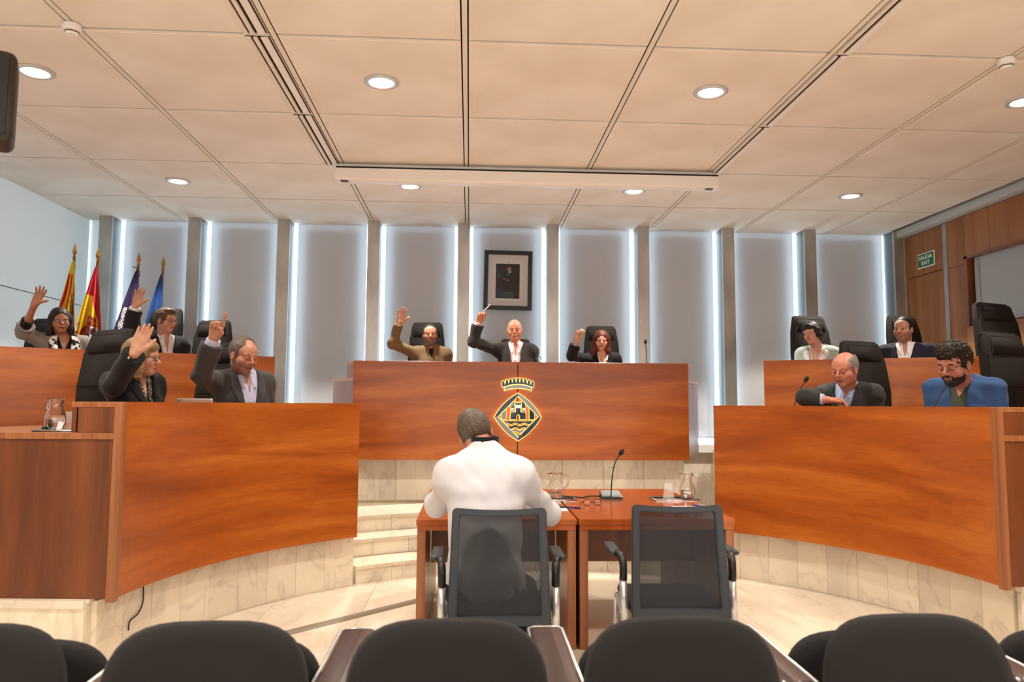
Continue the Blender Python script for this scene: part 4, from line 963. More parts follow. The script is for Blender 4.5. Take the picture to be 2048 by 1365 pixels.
def surf(ops, h, disp=None, extra=.01):
    adds = [o for o in ops if o.m == 'add']
    lo = np.min([o.c-o.r for o in adds], 0)-extra; hi = np.max([o.c+o.r for o in adds], 0)+extra
    B_ = 4; nb = np.ceil((hi-lo)/(h*B_)).astype(int)+1; n = nb*B_
    g = [lo[i]+h*B_*(np.arange(nb[i])+.5)-h*.5 for i in range(3)]
    C = np.stack(np.meshgrid(*g, indexing='ij'), -1).reshape(-1, 3).astype(f4)
    dc = np.empty(len(C), f4); CH = 16384
    for i in range(0, len(C), CH): dc[i:i+CH] = ev(ops, C[i:i+CH])
    rad = h*B_*.87+h*2+.004
    act = np.nonzero(np.abs(dc) < rad*1.25)[0]
    V = np.repeat(np.repeat(np.repeat(dc.reshape(nb), B_, 0), B_, 1), B_, 2)
    off = (np.stack(np.meshgrid(*[np.arange(B_)]*3, indexing='ij'), -1).reshape(-1, 3))
    bi = np.stack(np.unravel_index(act, nb), -1)
    # order blocks by coarse super block so that chunks stay compact
    key = (bi[:, 0]//4)*1000000+(bi[:, 1]//4)*1000+bi[:, 2]//4; od = np.argsort(key, kind='stable'); bi = bi[od]; key = key[od]
    cuts = np.nonzero(np.diff(key))[0]+1; st = np.concatenate([[0], cuts, [len(bi)]])
    for a, b in zip(st[:-1], st[1:]):
        idx = (bi[a:b, None, :]*B_+off[None]).reshape(-1, 3); P = (lo+idx*h).astype(f4)
        mn, mx = P.min(0), P.max(0); cc = (mn+mx)/2; cr = float(np.linalg.norm(mx-mn))/2
        V[idx[:, 0], idx[:, 1], idx[:, 2]] = ev(ops, P, cc, cr, disp)
    # surface nets
    s = V < 0
    c8 = np.zeros(tuple(np.array(s.shape)-1), np.uint8)
    offs = [(i, j, k) for i in (0, 1) for j in (0, 1) for k in (0, 1)]
    X, Y, Z = c8.shape
    for (i, j, k) in offs: c8 += s[i:i+X, j:j+Y, k:k+Z]
    ci = np.stack(np.nonzero((c8 > 0) & (c8 < 8)), -1)
    vals = np.stack([V[ci[:, 0]+i, ci[:, 1]+j, ci[:, 2]+k] for i, j, k in offs], 1)
    acc = np.zeros((len(ci), 3)); cnt = np.zeros(len(ci))
    oa = np.array(offs, float)
    for a in range(8):
        for ax in range(3):
            if offs[a][ax] == 0:
                b = a+(4, 2, 1)[ax]; va, vb = vals[:, a], vals[:, b]; m = (va < 0) != (vb < 0)
                t = np.where(m, va/(va-vb+1e-12), 0); acc[m] += (oa[a]+(oa[b]-oa[a])*t[:, None])[m]; cnt[m] += 1
    vert = lo+(ci+acc/cnt[:, None])*h
    idm = np.full(c8.shape, -1, np.int32); idm[ci[:, 0], ci[:, 1], ci[:, 2]] = np.arange(len(ci))
    faces = []
    for ax in range(3):
        sl0 = [slice(1, -1)]*3; sl1 = [slice(1, -1)]*3; sl0[ax] = slice(0, -1); sl1[ax] = slice(1, None)
        A = s[tuple(sl0)]; Bq = s[tuple(sl1)]; e = np.stack(np.nonzero(A != Bq), -1)
        if not len(e): continue
        p = e.copy(); u, v = [(1, 2), (2, 0), (0, 1)][ax]
        p[:, u] += 1; p[:, v] += 1            # grid coordinates of the edge start
        def cell(du, dv):
            q = p.copy(); q[:, u] += du; q[:, v] += dv; return idm[q[:, 0], q[:, 1], q[:, 2]]
        Q = np.stack([cell(-1, -1), cell(0, -1), cell(0, 0), cell(-1, 0)], 1)
        flip = ~A[e[:, 0], e[:, 1], e[:, 2]]; Q[flip] = Q[flip][:, ::-1]; faces.append(Q)
    faces = np.concatenate(faces); faces = faces[(faces >= 0).all(1)]
    return vert, faces
def to_mesh(name, vf, m, parent, col=None):
    v, f = vf; me = bpy.data.meshes.new(name); me.vertices.add(len(v)); me.vertices.foreach_set('co', v.astype(f4).ravel())
    me.loops.add(len(f)*4); me.loops.foreach_set('vertex_index', f.astype(np.int32).ravel())
    me.polygons.add(len(f)); me.polygons.foreach_set('loop_start', np.arange(0, len(f)*4, 4, dtype=np.int32)); me.polygons.foreach_set('loop_total', np.full(len(f), 4, np.int32))
    me.update(calc_edges=True)
    if col is not None:
        ca = me.color_attributes.new('Col', 'FLOAT_COLOR', 'POINT'); cc = np.ones((len(v), 4), f4); c_ = col(v); cc[:, :3] = np.where(c_ <= .04045, c_/12.92, ((c_+.055)/1.055)**2.4); ca.data.foreach_set('color', cc.ravel())
    return link(name, me, m, parent, smooth=True)
_rs = np.random.RandomState(5); _K = _rs.randn(10, 3).astype(f4); _K /= np.linalg.norm(_K, axis=1)[:, None]; _PH = _rs.rand(10).astype(f4)*6.28
def folds(amp, f0=34, seed=0):
    ph = _PH+seed*1.7
    def g(P):
        d = 0
        for i in range(3): d = d+np.sin(P@_K[i]*f0*(1+.35*i)+ph[i]+1.2*np.sin(P@_K[i+3]*f0*.6+ph[i+3]))
        return (amp/2.2*d+amp*.25*np.sin(P@_K[7]*f0*3.1+ph[7])).astype(f4)
    return g
def strands(R, c, amp, f0=420, axis=0):
    def g(P):
        q = (P-c)@R; a = np.arctan2(q[:, 0], q[:, 2]+.12)
        return (amp*(np.sin(a*f0*.06+2*np.sin(q[:, 1]*26))*.6+.5*np.sin(a*f0*.14+q[:, 1]*40)+.3*np.sin(q[:, 2]*110+q[:, 1]*70))).astype(f4)
    return g
def curly(amp):
    def g(P):
        d = 0
        for i in range(6): d = d+np.sin(P@_K[i]*(150+45*i)+_PH[i]+2.2*np.sin(P@_K[(i+3) % 10]*(70+20*i)+_PH[i+4]))
        return (amp*.42*d).astype(f4)
    return g
def nrm(v): v = np.asarray(v, float); return v/np.linalg.norm(v)
def frame(yaw, pitch=0, roll=0):            # yaw 0 looks towards the camera (-Y), + turns to picture right; pitch + looks up; roll + tips to picture right
    a = math.radians(yaw); f = np.array([math.sin(a), -math.cos(a), 0]); u = np.array([0, 0, 1.]); x = np.cross(f, u)
    p = math.radians(pitch); f2 = f*math.cos(p)+u*math.sin(p); u2 = u*math.cos(p)-f*math.sin(p)
    r = math.radians(roll); x2 = x*math.cos(r)+u2*math.sin(r); u3 = u2*math.cos(r)-x*math.sin(r)
    return np.stack([x2, f2, u3], 1)
def hand_ops(w, u, n, t, s, kind):
    u, n = nrm(u), nrm(n); n = nrm(n-u*(n@u)); t = nrm(t-u*(t@u)-n*(t@n)); w = np.asarray(w, float); o = []
    P = lambda a, b, c=0: w+s*(u*a+t*b+n*c)
    kn = [(.090, .030), (.094, .011), (.090, -.009), (.082, -.028)]; ln = [.074, .082, .076, .060]
    o.append(cap(P(-.01, 0), P(.02, 0), .026*s, .026*s, .02))
    for a, b in kn: o.append(cap(P(.01, b*.55), P(a, b), .0165*s, .0115*s, .014))
    o.append(ell(P(.05, 0, .004), (.036*s, .042*s, .014*s), np.stack([t, u, n], 1), .012))
    K = {'open': ([8, 6, 6], [7, 2, -3, -9]), 'spread': ([8, 6, 5], [15, 5, -6, -18]), 'closed': ([6, 5, 5], [2, 0, -1, -4]), 'fist': ([78, 85, 55], [0, 0, 0, 0]), 'point': ([78, 85, 55], [0, 0, 0, 0]), 'pinch': ([48, 42, 30], [-5, -2, 2, 5]), 'relax': ([25, 28, 18], [3, 0, -2, -6])}[kind]
    for i in range(4):
        cur, spr = K
        if kind == 'point' and i == 0: cur = [4, 4, 3]
        if kind == 'pinch': cur = [[50, 40, 25], [46, 44, 28], [55, 45, 30], [60, 48, 32]][i]
        sp = math.radians(spr[i]); d = u*math.cos(sp)+t*math.sin(sp); p = P(*kn[i]); ang = 0; r = [.0105, .0095, .0085, .0070]
        if i == 3: r = [q*.88 for q in r]
        for j, fr in enumerate((.46, .30, .24)):
            ang += math.radians(cur[j]); dd = d*math.cos(ang)+n*math.sin(ang); q = p+dd*ln[i]*fr*s
            o.append(cap(p, q, r[j]*s, r[j+1]*s, .004 if j else .008)); p = q
    th = {'open': [(.018, .022, .006), (.050, .050, .010), (.074, .072, .010), (.092, .088, .010)], 'spread': [(.018, .022, .006), (.046, .052, .010), (.064, .078, .012), (.078, .098, .012)], 'closed': [(.018, .022, .006), (.048, .046, .010), (.075, .060, .010), (.098, .068, .012)],
          'fist': [(.018, .022, .010), (.045, .038, .024), (.070, .026, .036), (.078, .004, .038)], 'point': [(.018, .022, .010), (.045, .038, .024), (.070, .026, .036), (.078, .004, .038)],
          'pinch': [(.018, .022, .012), (.050, .034, .030), (.078, .026, .046), (.098, .016, .056)], 'relax': [(.018, .022, .008), (.048, .044, .016), (.074, .054, .022), (.092, .056, .026)]}[kind]
    rr = [.018, .0135, .0115, .0085]
    for j in range(3): o.append(cap(P(*th[j]), P(*th[j+1]), rr[j]*s, rr[j+1]*s, .012 if j == 0 else .004))
    return o
def patch(ops, O, R, left, right, m, name, parent, n=4, thick=.004, lift=.002, disp=None, y0=.34, sub=3):
    def dens(L):
        out = []
        for a, b in zip(L, L[1:]): out += [(a[0]+(b[0]-a[0])*i/sub, a[1]+(b[1]-a[1])*i/sub) for i in range(sub)]
        return out+[L[-1]]
    L, Rr = dens(left), dens(right); G = [[(l[0]+(r[0]-l[0])*j/n, l[1]+(r[1]-l[1])*j/n) for j in range(n+1)] for l, r in zip(L, Rr)]
    pts = np.array(G).reshape(-1, 2); ys = np.linspace(y0, -.12, 93)
    Q = O+(R@np.stack([np.repeat(pts[:, 0], 93), np.tile(ys, len(pts)), np.repeat(pts[:, 1], 93)], 0)).T
    d = ev(ops, Q.astype(f4), disp=disp).reshape(-1, 93); ins = d < 0
    hit = ins.any(1); k = np.where(hit, ins.argmax(1), 46); yv = ys[k]
    kk = np.maximum(k-1, 0); d1 = d[np.arange(len(k)), k]; d0 = d[np.arange(len(k)), kk]; yv = np.where(hit & (k > 0), ys[k]+(ys[kk]-ys[k])*np.clip(-d1/(d0-d1+1e-9), 0, 1), np.nan)
    if np.isnan(yv).all(): return None
    yv = np.where(np.isnan(yv), np.nanmedian(yv), yv)
    nr = len(G); a = []; b = []; bm = bmesh.new()
    for i in range(len(pts)):
        a.append(bm.verts.new(O+R@np.array([pts[i, 0], yv[i]+lift+thick, pts[i, 1]]))); b.append(bm.verts.new(O+R@np.array([pts[i, 0], yv[i]-.004, pts[i, 1]])))
    w = n+1
    for i in range(nr-1):
        for j in range(n):
            q = [i*w+j, i*w+j+1, (i+1)*w+j+1, (i+1)*w+j]; bm.faces.new([a[x] for x in q]); bm.faces.new([b[x] for x in q][::-1])
    per = [j for j in range(n)]+[i*w+n for i in range(nr-1)]+[(nr-1)*w+j for j in range(n, 0, -1)]+[i*w for i in range(nr-1, 0, -1)]
    for x, y in zip(per, per[1:]+per[:1]): bm.faces.new((a[x], a[y], b[y], b[x]))
    return build(name, bm, m, parent, smooth=True)
def cloth(name, col, rough=.85, c2=None, sc=90, sheen=.1, bump=.15):
    return mat(name, col, rough, spec=.25, noise=((sc, sc, sc), c2, .35, .65, 3) if c2 else None, bump=bump, bscale=380, sheen=sheen)

def person(sp):
    s = sp.get('s', 1.0); h = sp.get('h', .0045)
    ph_ = lambda P3: -math.degrees(math.atan2(P3[0], P3[1]))
    tR = frame(sp['tyaw']+(ph_(at(*sp['mid'])) if abs(sp['tyaw']) < 100 else 0), sp.get('lean', 0)*-1, sp.get('troll', 0))
    Hc = np.array(at(*sp['head'])); Mid = np.array(at(*sp['mid'])); xr, yf, zu = tR[:, 0], tR[:, 1], tR[:, 2]
    hR = frame(sp['hyaw']+(ph_(Hc) if abs(sp['hyaw']) < 100 else 0), sp.get('hpitch', 0), sp.get('hroll', 0))
    hd = s*sp.get('hs', 1.0)
    H = lambda x, y, z: Hc+hR@(hd*np.array([x, y, z]))
    w = sp.get('w', 1.0)*s; bel = sp.get('belly', 1.0)
    ShR, ShL = Mid+xr*.158*w-zu*.015*s, Mid-xr*.158*w-zu*.015*s
    for k_, sh in (('R', ShR), ('L', ShL)):
        if k_+'up' in sp: sh += zu*sp[k_+'up']
    N = Mid+zu*sp.get('nz', .045)*s+yf*sp.get('ny', 0)*s
    floor_z = sp['floor']; seat = floor_z+sp.get('seat', .46)+.10
    Pel = Mid-zu*(Mid[2]-seat)*1.0/zu[2]; Pel = Pel-yf*0
    O = Mid+yf*.0                            # torso origin
    Tp = lambda x, y, z: O+x*s*xr+y*s*yf+z*s*zu
    def torso(o, arm_o=0.0, k=.05):
        v = [cap(ShR, ShL, (.050+o/s)*s, (.050+o/s)*s, k), cap(N+zu*.0, ShR, .045*s+o, .055*s+o, k), cap(N, ShL, .045*s+o, .055*s+o, k),
             ell(Tp(0, .005, -.15), ((.163*sp.get('w', 1)+o/s)*s, .118*s*(.5+.5*bel)+o, .21*s+o), tR, k)]
        mid2 = Pel+(Mid-Pel)*.38
        v.append(ell(mid2+yf*.012*s*bel, (.158*w+o, .122*s*bel+o, .20*s+o), tR, k)); v.append(ell(Pel+zu*.02, (.175*w+o, .13*s+o, .13*s+o), tR, k))
        if sp.get('bust'): 
            for sg in (-1, 1): v.append(ell(Tp(sg*.075, .085, -.17), (.062*s+o, .055*s+o, .065*s+o), tR, .04))
        return v
    arms = {}
    for sd, sh, sg in (('R', ShR, 1), ('L', ShL, -1)):
        a = sp.get('arm'+sd)
        if a: arms[sd] = dict(sh=sh, el=np.array(at(*a[0])), wr=np.array(at(*a[1])), u=nrm(np.array(at(*a[2]))-np.array(at(*a[1]))), n=a[3] if len(a) > 3 else (0, -1, 0), t=a[4] if len(a) > 4 else (1, 0, 0), kind=a[5] if len(a) > 5 else 'open')
        else:
            e = sh+xr*sg*.05*s-zu*.27*s+yf*.0*s; wr = e+yf*.13*s-xr*sg*.17*s+zu*sp.get('wz', .02)
            arms[sd] = dict(sh=sh, el=e, wr=wr, u=nrm(yf*.4-xr*sg*1.0), n=-zu, t=-xr*sg+yf*.2, kind='relax')
    P_ = empty('person', (0, 0, 0), 0, sp['label'], 'person')
    # --- the body: head, neck, torso, arms and hands in one surface
    b = []
    b += torso(-.012)
    b += [cap(N-zu*.03*s, H(0, -.022, -.05), .060*s, .052*hd*sp.get('neck', 1.0), .03)]
    face = [ell(H(0, -.012, .030), (.0745*hd, .096*hd, .086*hd), hR, .02), ell(H(0, .020, -.045), (.058*hd*sp.get('jaw', 1), .066*hd, .064*hd), hR, .035),
            ell(H(0, .060, -.093), (.026*hd*sp.get('jaw', 1), .022*hd, .020*hd), hR, .025), ell(H(0, .045, .035), (.060*hd, .040*hd, .045*hd), hR, .03)]
    for sg in (-1, 1):
        face += [ell(H(sg*.040, .052, -.028), (.026*hd*sp.get('jaw', 1), .026*hd, .028*hd), hR, .022), cap(H(sg*.012, .083, .019), H(sg*.045, .070, .020), .009*hd, .008*hd, .014)]
    face += [cap(H(0, .083, .012), H(0, .106, -.022), .0075*hd, .0105*hd, .010), ell(H(0, .104, -.027), (.012*hd, .012*hd, .009*hd), hR, .006)]
    for sg in (-1, 1):
        face += [ell(H(sg*.013, .094, -.029), (.0075*hd, .010*hd, .0075*hd), hR, .006), ell(H(sg*.031, .098, .001), (.017*hd, .016*hd, .010*hd), hR, .010, 'sub'),
                 ell(H(sg*.076, -.006, -.010), (.008*hd, .019*hd, .031*hd), hR, .006), ell(H(sg*.084, .0, -.008), (.005*hd, .010*hd, .018*hd), hR, .004, 'sub')]
    for sg in (-1, 1): face += [cap(H(sg*.020, .0855, .007), H(sg*.043, .078, .006), .0042*hd, .0036*hd, .004), cap(H(sg*.021, .084, -.0085), H(sg*.041, .078, -.0075), .0035*hd, .003*hd, .004)]
    face += [cap(H(-.017, .086, -.0585), H(.017, .086, -.0585), .0065*hd, .0065*hd, .008), cap(H(-.014, .0855, -.069), H(.014, .0855, -.069), .007*hd, .007*hd, .008),
             cap(H(-.022, .0935, -.0635), H(.022, .0935, -.0635), .0022*hd, .0022*hd, .003, 'sub')]
    b += face
    for sd, a in arms.items():
        b += [cap(a['sh'], a['el'], .050*s, .038*s, .04), cap(a['el'], a['wr']-a['u']*.01, .038*s, .0255*s, .02)]
        b += hand_ops(a['wr'], a['u'], np.array(a['n'], float), np.array(a['t'], float), s*sp.get('hand', 1.04), a['kind'])
    sk = hx(sp.get('skin', 'c98f74')); hcol = hx(sp.get('hair', '2a1d18')); beard = sp.get('beard', 0); lip = hx(sp.get('lip', '9c6454'))
    def scol(v):
        q = (v-Hc)@hR/hd; c = np.ones((len(v), 3))*sk
        x, y, z = q.T; ax = np.abs(x)
        nearh = (np.abs(q) < .2).all(1)
        wch = np.exp(-((ax-.038)/.02)**2-((z+.03)/.02)**2)*(y > .03)*nearh; c = c*(1-.09*wch[:, None])+np.array([.82, .42, .36])*.09*wch[:, None]
        wn = np.exp(-(ax/.014)**2-((z+.026)/.014)**2)*(y > .08)*nearh; c = c*(1-.10*wn[:, None])+np.array([.80, .42, .36])*.10*wn[:, None]
        if beard:
            wb2 = np.clip((-.020-z)/.02, 0, 1)*(y > -.03)*(1-((ax < .032) & (z > -.05)))*np.clip((.10+y)*10, 0, 1)*(z > -.14)*nearh
            wb2 = np.maximum(wb2, ((ax < .030) & (z < -.040) & (z > -.056) & (y > .07))*1.0)
            wb2 = wb2*beard; c = c*(1-wb2[:, None])+hcol*wb2[:, None]
        wl = ((ax < .023-(np.abs(z+.0635)*.5)) & (z > -.075) & (z < -.0545) & (y > .078))*.75; c = c*(1-wl[:, None])+lip*wl[:, None]
        wm = ((ax < .024) & (np.abs(z+.0635) < .0022) & (y > .075))*.7; c = c*(1-wm[:, None])+np.array([.25, .10, .09])*wm[:, None]
        we = np.exp(-((ax-.031)/.016)**2-((z+.001)/.010)**2)*(y > .05)*.35; c = c*(1-we[:, None])+np.array([.45, .26, .2])*we[:, None]
        if sp.get('shade'):
            wr_ = (z > -.03)*nearh*((z > sp['shade'][0])*(y < sp['shade'][1]))*sp['shade'][2]; c = c*(1-wr_[:, None])+hcol*wr_[:, None]
        c = c*(1+.04*np.sin(v[:, 0:1]*90)*np.sin(v[:, 2:3]*80)); return np.clip(c, 0, 1)
    o = to_mesh('body', surf(b, h), SKINM, P_, scol)
    # eyes and brows
    if sp.get('eyes', 1):
        for sg in (-1, 1):
            R_ = Matrix(hR.tolist()); dn = sp.get('down')
            bm = bmesh.new(); bmesh.ops.create_icosphere(bm, subdivisions=2, radius=1)
            for v in bm.verts: v.co = R_ @ Vector((v.co.x*.0135*hd, v.co.y*.0105*hd, v.co.z*(.0062 if not dn else .0068)*hd)) + Vector(H(sg*.031, .0765 if not dn else .0775, -.0005))
            build('eyelid' if dn else 'eye', bm, mat('eyelid_'+sp.get('skin'), sp.get('skin'), .5) if dn else mat('eye_white', 'c9bfb8', .25), P_, smooth=True)
            if dn: T('lashes', curve([H(sg*.019, .084, -.004), H(sg*.031, .0885, -.0065), H(sg*.043, .082, -.004)], 3), .0013*hd, mat('lashes', '2a1c18', .8), P_, n=5)
            else:
                bm = bmesh.new(); bmesh.ops.create_icosphere(bm, subdivisions=2, radius=1); gz = sp.get('gaze', 0)
                for v in bm.verts: v.co = R_ @ Vector((v.co.x*.0058*hd, v.co.y*.003*hd, v.co.z*.0056*hd)) + Vector(H(sg*.031+gz, .0860, -.0005))
                build('iris', bm, mat('iris_dark', '2a1a12', .2), P_, smooth=True)
            pts = [H(sg*.014, .0895, .0175), H(sg*.030, .0855, .0235), H(sg*.048, .0725, .0175)]
            if sp.get('brow', 1):
                bm = bmesh.new(); tube(bm, curve(pts, 4), [.0020*hd]+[.0034*hd*sp.get('brow', 1)]*7+[.0016*hd], 6); build('eyebrow', bm, mat('brow_'+sp.get('browc', sp.get('hair', '2a1d18')), sp.get('browc', sp.get('hair', '2a1d18')), .9), P_, smooth=True)
    # spectacles
    if sp.get('specs'):
        FM = mat('specs_'+sp['specs'], sp['specs'], .35)
        for sg in (-1, 1):
            pts = [H(sg*(.0335+.0245*np.sign(math.cos(a))*abs(math.cos(a))**.7), .099-.010*abs(math.cos(a)), -.004+.0165*np.sign(math.sin(a))*abs(math.sin(a))**.7) for a in [2*PI*i/20 for i in range(21)]]
            T('spectacle_rim', pts, .0019*hd, FM, P_, n=6)
            bm = bmesh.new(); bm.faces.new([bm.verts.new(p) for p in pts[:-1]]); build('spectacle_lens', bm, mat('thin_lens', 'ffffff', .03, alpha=.1), P_)
            T('spectacle_temple', [H(sg*.058, .089, .002), H(sg*.079, .05, .003), H(sg*.081, -.005, .0), H(sg*.080, -.02, -.012)], .0018*hd, FM, P_, n=6)
        T('spectacle_bridge', [H(-.010, .100, .0), H(0, .1035, .003), H(.010, .100, .0)], .0019*hd, FM, P_, n=6)
    # hair
    st = sp.get('style'); HM = mat('hair_'+sp.get('hair', '2a1d18'), sp.get('hair', '2a1d18'), .55, spec=.35, noise=((60, 60, 200), sp.get('hair2', sp.get('hair', '2a1d18')), .35, .65, 4))
    if st:
        hb = []; th = sp.get('thick', .008); k = .012
        if st in ('short', 'crop', 'recede', 'sides', 'curly'):
            hb = [ell(H(0, -.016, .034), ((.0745+th)*hd, (.094+th)*hd, (.086+th)*hd), hR, k)]
            for sg in (-1, 1): hb += [ell(H(sg*.055, -.012, .012), (.022*hd, .042*hd, .048*hd), hR, .02)]
            if sp.get('quiff'): hb += [ell(H(.0, .045, .098), (.062*hd, .042*hd, .026*hd), hR, .02)]
            if st == 'curly': hb += [ell(H(0, .02, .095), (.078*hd, .075*hd, .048*hd), hR, .02), ell(H(0, .068, .075), (.058*hd, .026*hd, .026*hd), hR, .02)]
            fz = {'short': -.030, 'crop': -.042, 'recede': .005, 'sides': .0, 'curly': -.035}[st]
            hb += [ell(H(0, .125, fz), (.074*hd, .085*hd, .098*hd), hR, .006, 'sub')]
            if st == 'recede': hb += [ell(H(0, .075, .105), (.05*hd, .06*hd, .035*hd), hR, .01, 'sub')]
            if st == 'sides': hb += [ell(H(0, .02, .135), (.066*hd, .14*hd, .09*hd), hR, .01, 'sub')]
            nn = hR@nrm((0, .35, -1.0)); hb += [half(H(0, 0, sp.get('hl', -.028)), nn)]
            for sg in (-1, 1): hb += [ell(H(sg*.085, .0, -.012), (.020*hd, .022*hd, .034*hd), hR, .004, 'sub')]
        else:
            L = {'bob': .105, 'long': .20, 'shortw': .03}[st]; t2 = sp.get('vol', .018)
            hb = [ell(H(0, -.018, .036), ((.074+t2)*hd, (.094+t2)*hd, (.088+t2)*hd), hR, k)]
            for sg in (-1, 1):
                hb += [cap(H(sg*.074, .012, .03), H(sg*.086, .008, -.02-L*.5), .028*hd, .030*hd, .03), cap(H(sg*.086, .008, -.02-L*.5), H(sg*(.088+sp.get('flare', 0)), .012, -.02-L), .030*hd, .024*hd, .03)]
            hb += [ell(H(0, -.062, -.02-L*.3), (.078*hd, .045*hd, (.06+L*.5)*hd), hR, .03)]
            if sp.get('fringe'): hb += [ell(H(.012, .070, .072), (.060*hd, .026*hd, .034*hd), hR, .02)]
            fr = sp.get('fr', (.054, .10, .094, -.024)); hb += [ell(H(0, .105, fr[3]), (fr[0]*hd, fr[1]*hd, fr[2]*hd), hR, .008, 'sub')]
            if st == 'shortw': hb += [half(H(0, 0, -.055), hR@nrm((0, .3, -1.0)))]
            else: hb += [cap(H(0, .01, -.075), H(0, .08, -.20), .046*hd, .05*hd, .01, 'sub')]
        dp = curly(.0034*hd) if st == 'curly' else strands(hR.astype(f4), Hc.astype(f4), sp.get('stamp', .0022)*.45*hd)
        to_mesh('hair', surf(hb, h, dp), HM, P_)
    if sp.get('beardmesh'):
        bb = [cap(H(-.006, .092, -.048), H(-.026, .080, -.056), .0055*hd, .006*hd, .01), cap(H(.006, .092, -.048), H(.026, .080, -.056), .0055*hd, .006*hd, .01), ell(H(0, .022, -.052), (.063*hd, .070*hd, .066*hd), hR, .02), ell(H(0, .060, -.095), (.032*hd, .030*hd, .026*hd), hR, .02),
              half(H(0, 0, -.036), hR@nrm((0, .25, 1.0))), ell(H(0, .085, -.040), (.050*hd, .06*hd, .030*hd), hR, .006, 'sub'), ell(H(0, .098, -.066), (.022*hd, .03*hd, .010*hd), hR, .004, 'sub'), half(H(0, -.01, 0), hR@np.array([0, -1., 0]))]; bb = bb[2:]+bb[:2]
        to_mesh('beard', surf(bb, h, curly(.0014*hd)), HM, P_)
    # --- clothes
    hh = sp.get('hc', .007); opsets = {}
    for gi, g in enumerate(sp['clothes']):
        o_ = g['off']; ops = torso(o_, k=.05)
        for sd, a in arms.items():
            if g.get('sleeves', 1):
                cuff = a['el']+(a['wr']-a['el'])*g.get('cuff'+sd, g.get('cuff', .96))
                af = sp.get('arm', 1.0); ops += [cap(a['sh'], a['el'], .046*s*af+o_, .042*s*af+o_, sp.get('ak', .05)), sleeve(a['el'], cuff, .043*s*af+o_, (.034+g.get('cuffw', 0))*s+o_, k=.03)]
        ops += [cap(N-zu*.02, N+zu*.16*s+yf*.02, g.get('neck', .062)*s, .070*s, .008, 'sub')]
        v = g.get('v')
        if v:                                   # opening: half width at the collar, depth, side slant
            w0, dep, ztop = v
            Of = O.astype(f4); tRf = tR.astype(f4)
            def fv(P, w0=w0, dep=dep, ztop=ztop, Of=Of, tRf=tRf):
                q = (P-Of)@tRf; hw = np.clip((q[:, 2]+dep*s)/((ztop+dep)*s), 0, 1.6)*w0*s
                return np.maximum(np.maximum(np.abs(q[:, 0])-hw, -q[:, 1]), -(q[:, 2]+dep*s))
            ops += [Op(fv, O, .5, .004, 'sub')]
        dp = folds(g.get('fold', .0035), seed=gi+sp.get('seed', 0))
        ops_full = ops
        if g.get('collar'):                     # stand collar ring round the neck
            cz, cr_, chh = g['collar']
            Nf = (N+zu*cz*s+yf*.004).astype(f4); ax = nrm(zu*1.0-yf*.28).astype(f4); yff = yf.astype(f4); gap = g.get('gap', .015)*s; xrf = xr.astype(f4)
            def fc(P):
                q = P-Nf; z = q@ax; rr_ = np.sqrt(np.maximum(((q-z[:, None]*ax)**2).sum(1), 1e-9)); d = np.maximum(np.abs(rr_-cr_*s-.15*np.abs(z))-.0045, np.abs(z)-chh*s)
                return np.maximum(d, -np.maximum(np.abs(q@xrf)-gap-np.maximum(z, 0)*.6, -(q@yff)))
            ops_full = ops+[Op(fc, N+zu*cz*s, (cr_+chh)*s+.02, .004)]
        to_mesh(g['name'], surf(ops_full, hh if not g.get('collar') else min(hh, .0055), dp), g['m'], P_)
        opsets[g['name']] = (ops, dp)
        if g.get('collar') and g.get('leaf', 1):
            lw = g.get('leafw', .045); ld = g.get('leafd', .075)
            for sg in (-1, 1):
                x0 = (g.get('gap', .015)+.004)*sg*s
                patch(ops, O, tR, [(sg*.062*s, .058*s), (sg*(.04+lw*.5)*s, .02*s), (sg*(.022+lw*.35)*s, (.02-ld)*s)], [(sg*.030*s, .030*s), (sg*.018*s, .0*s), (sg*(.018+lw*.28)*s, (.018-ld)*s)], g.get('leafm', g['m']), 'shirt_collar', P_, disp=dp, lift=.004, thick=.004)
        if g.get('lapel'):
            w0, dep, ztop = v; lw = g['lapel']
            for sg in (-1, 1):
                edge = lambda z: w0*np.clip((z+dep)/(ztop+dep), 0, 1.6)
                zsn = [.055, .01, -.05, -.10, -.16, -dep]; fac = [.55, .8, 1.15, 1.0, .7, .1]
                Lf = [(sg*edge(z)*s+sg*.003*s, z*s) for z in zsn]; Rt = [(sg*(edge(z)+lw*f)*s, (z+.0*f)*s) for z, f in zip(zsn, fac)]
                patch(ops, O, tR, Lf, Rt, g['m'], 'lapel', P_, disp=dp, lift=.004, thick=.003)
        if g.get('shoulder_seam'): pass
        for (bx, bz) in g.get('buttons', []):
            patch(ops, O, tR, [((bx-.006)*s, (bz+.006)*s), ((bx-.006)*s, (bz-.006)*s)], [((bx+.006)*s, (bz+.006)*s), ((bx+.006)*s, (bz-.006)*s)], g.get('bm', WHITE), 'button', P_, n=1, sub=1, lift=.003, thick=.003)
        for pt in g.get('patches', []):
            patch(ops, O, tR, [(x*s, z*s) for x, z in pt[1]], [(x*s, z*s) for x, z in pt[2]], pt[3], pt[0], P_, disp=dp, lift=pt[4] if len(pt) > 4 else .004)
    # trousers or skirt on the seat
    tr = []
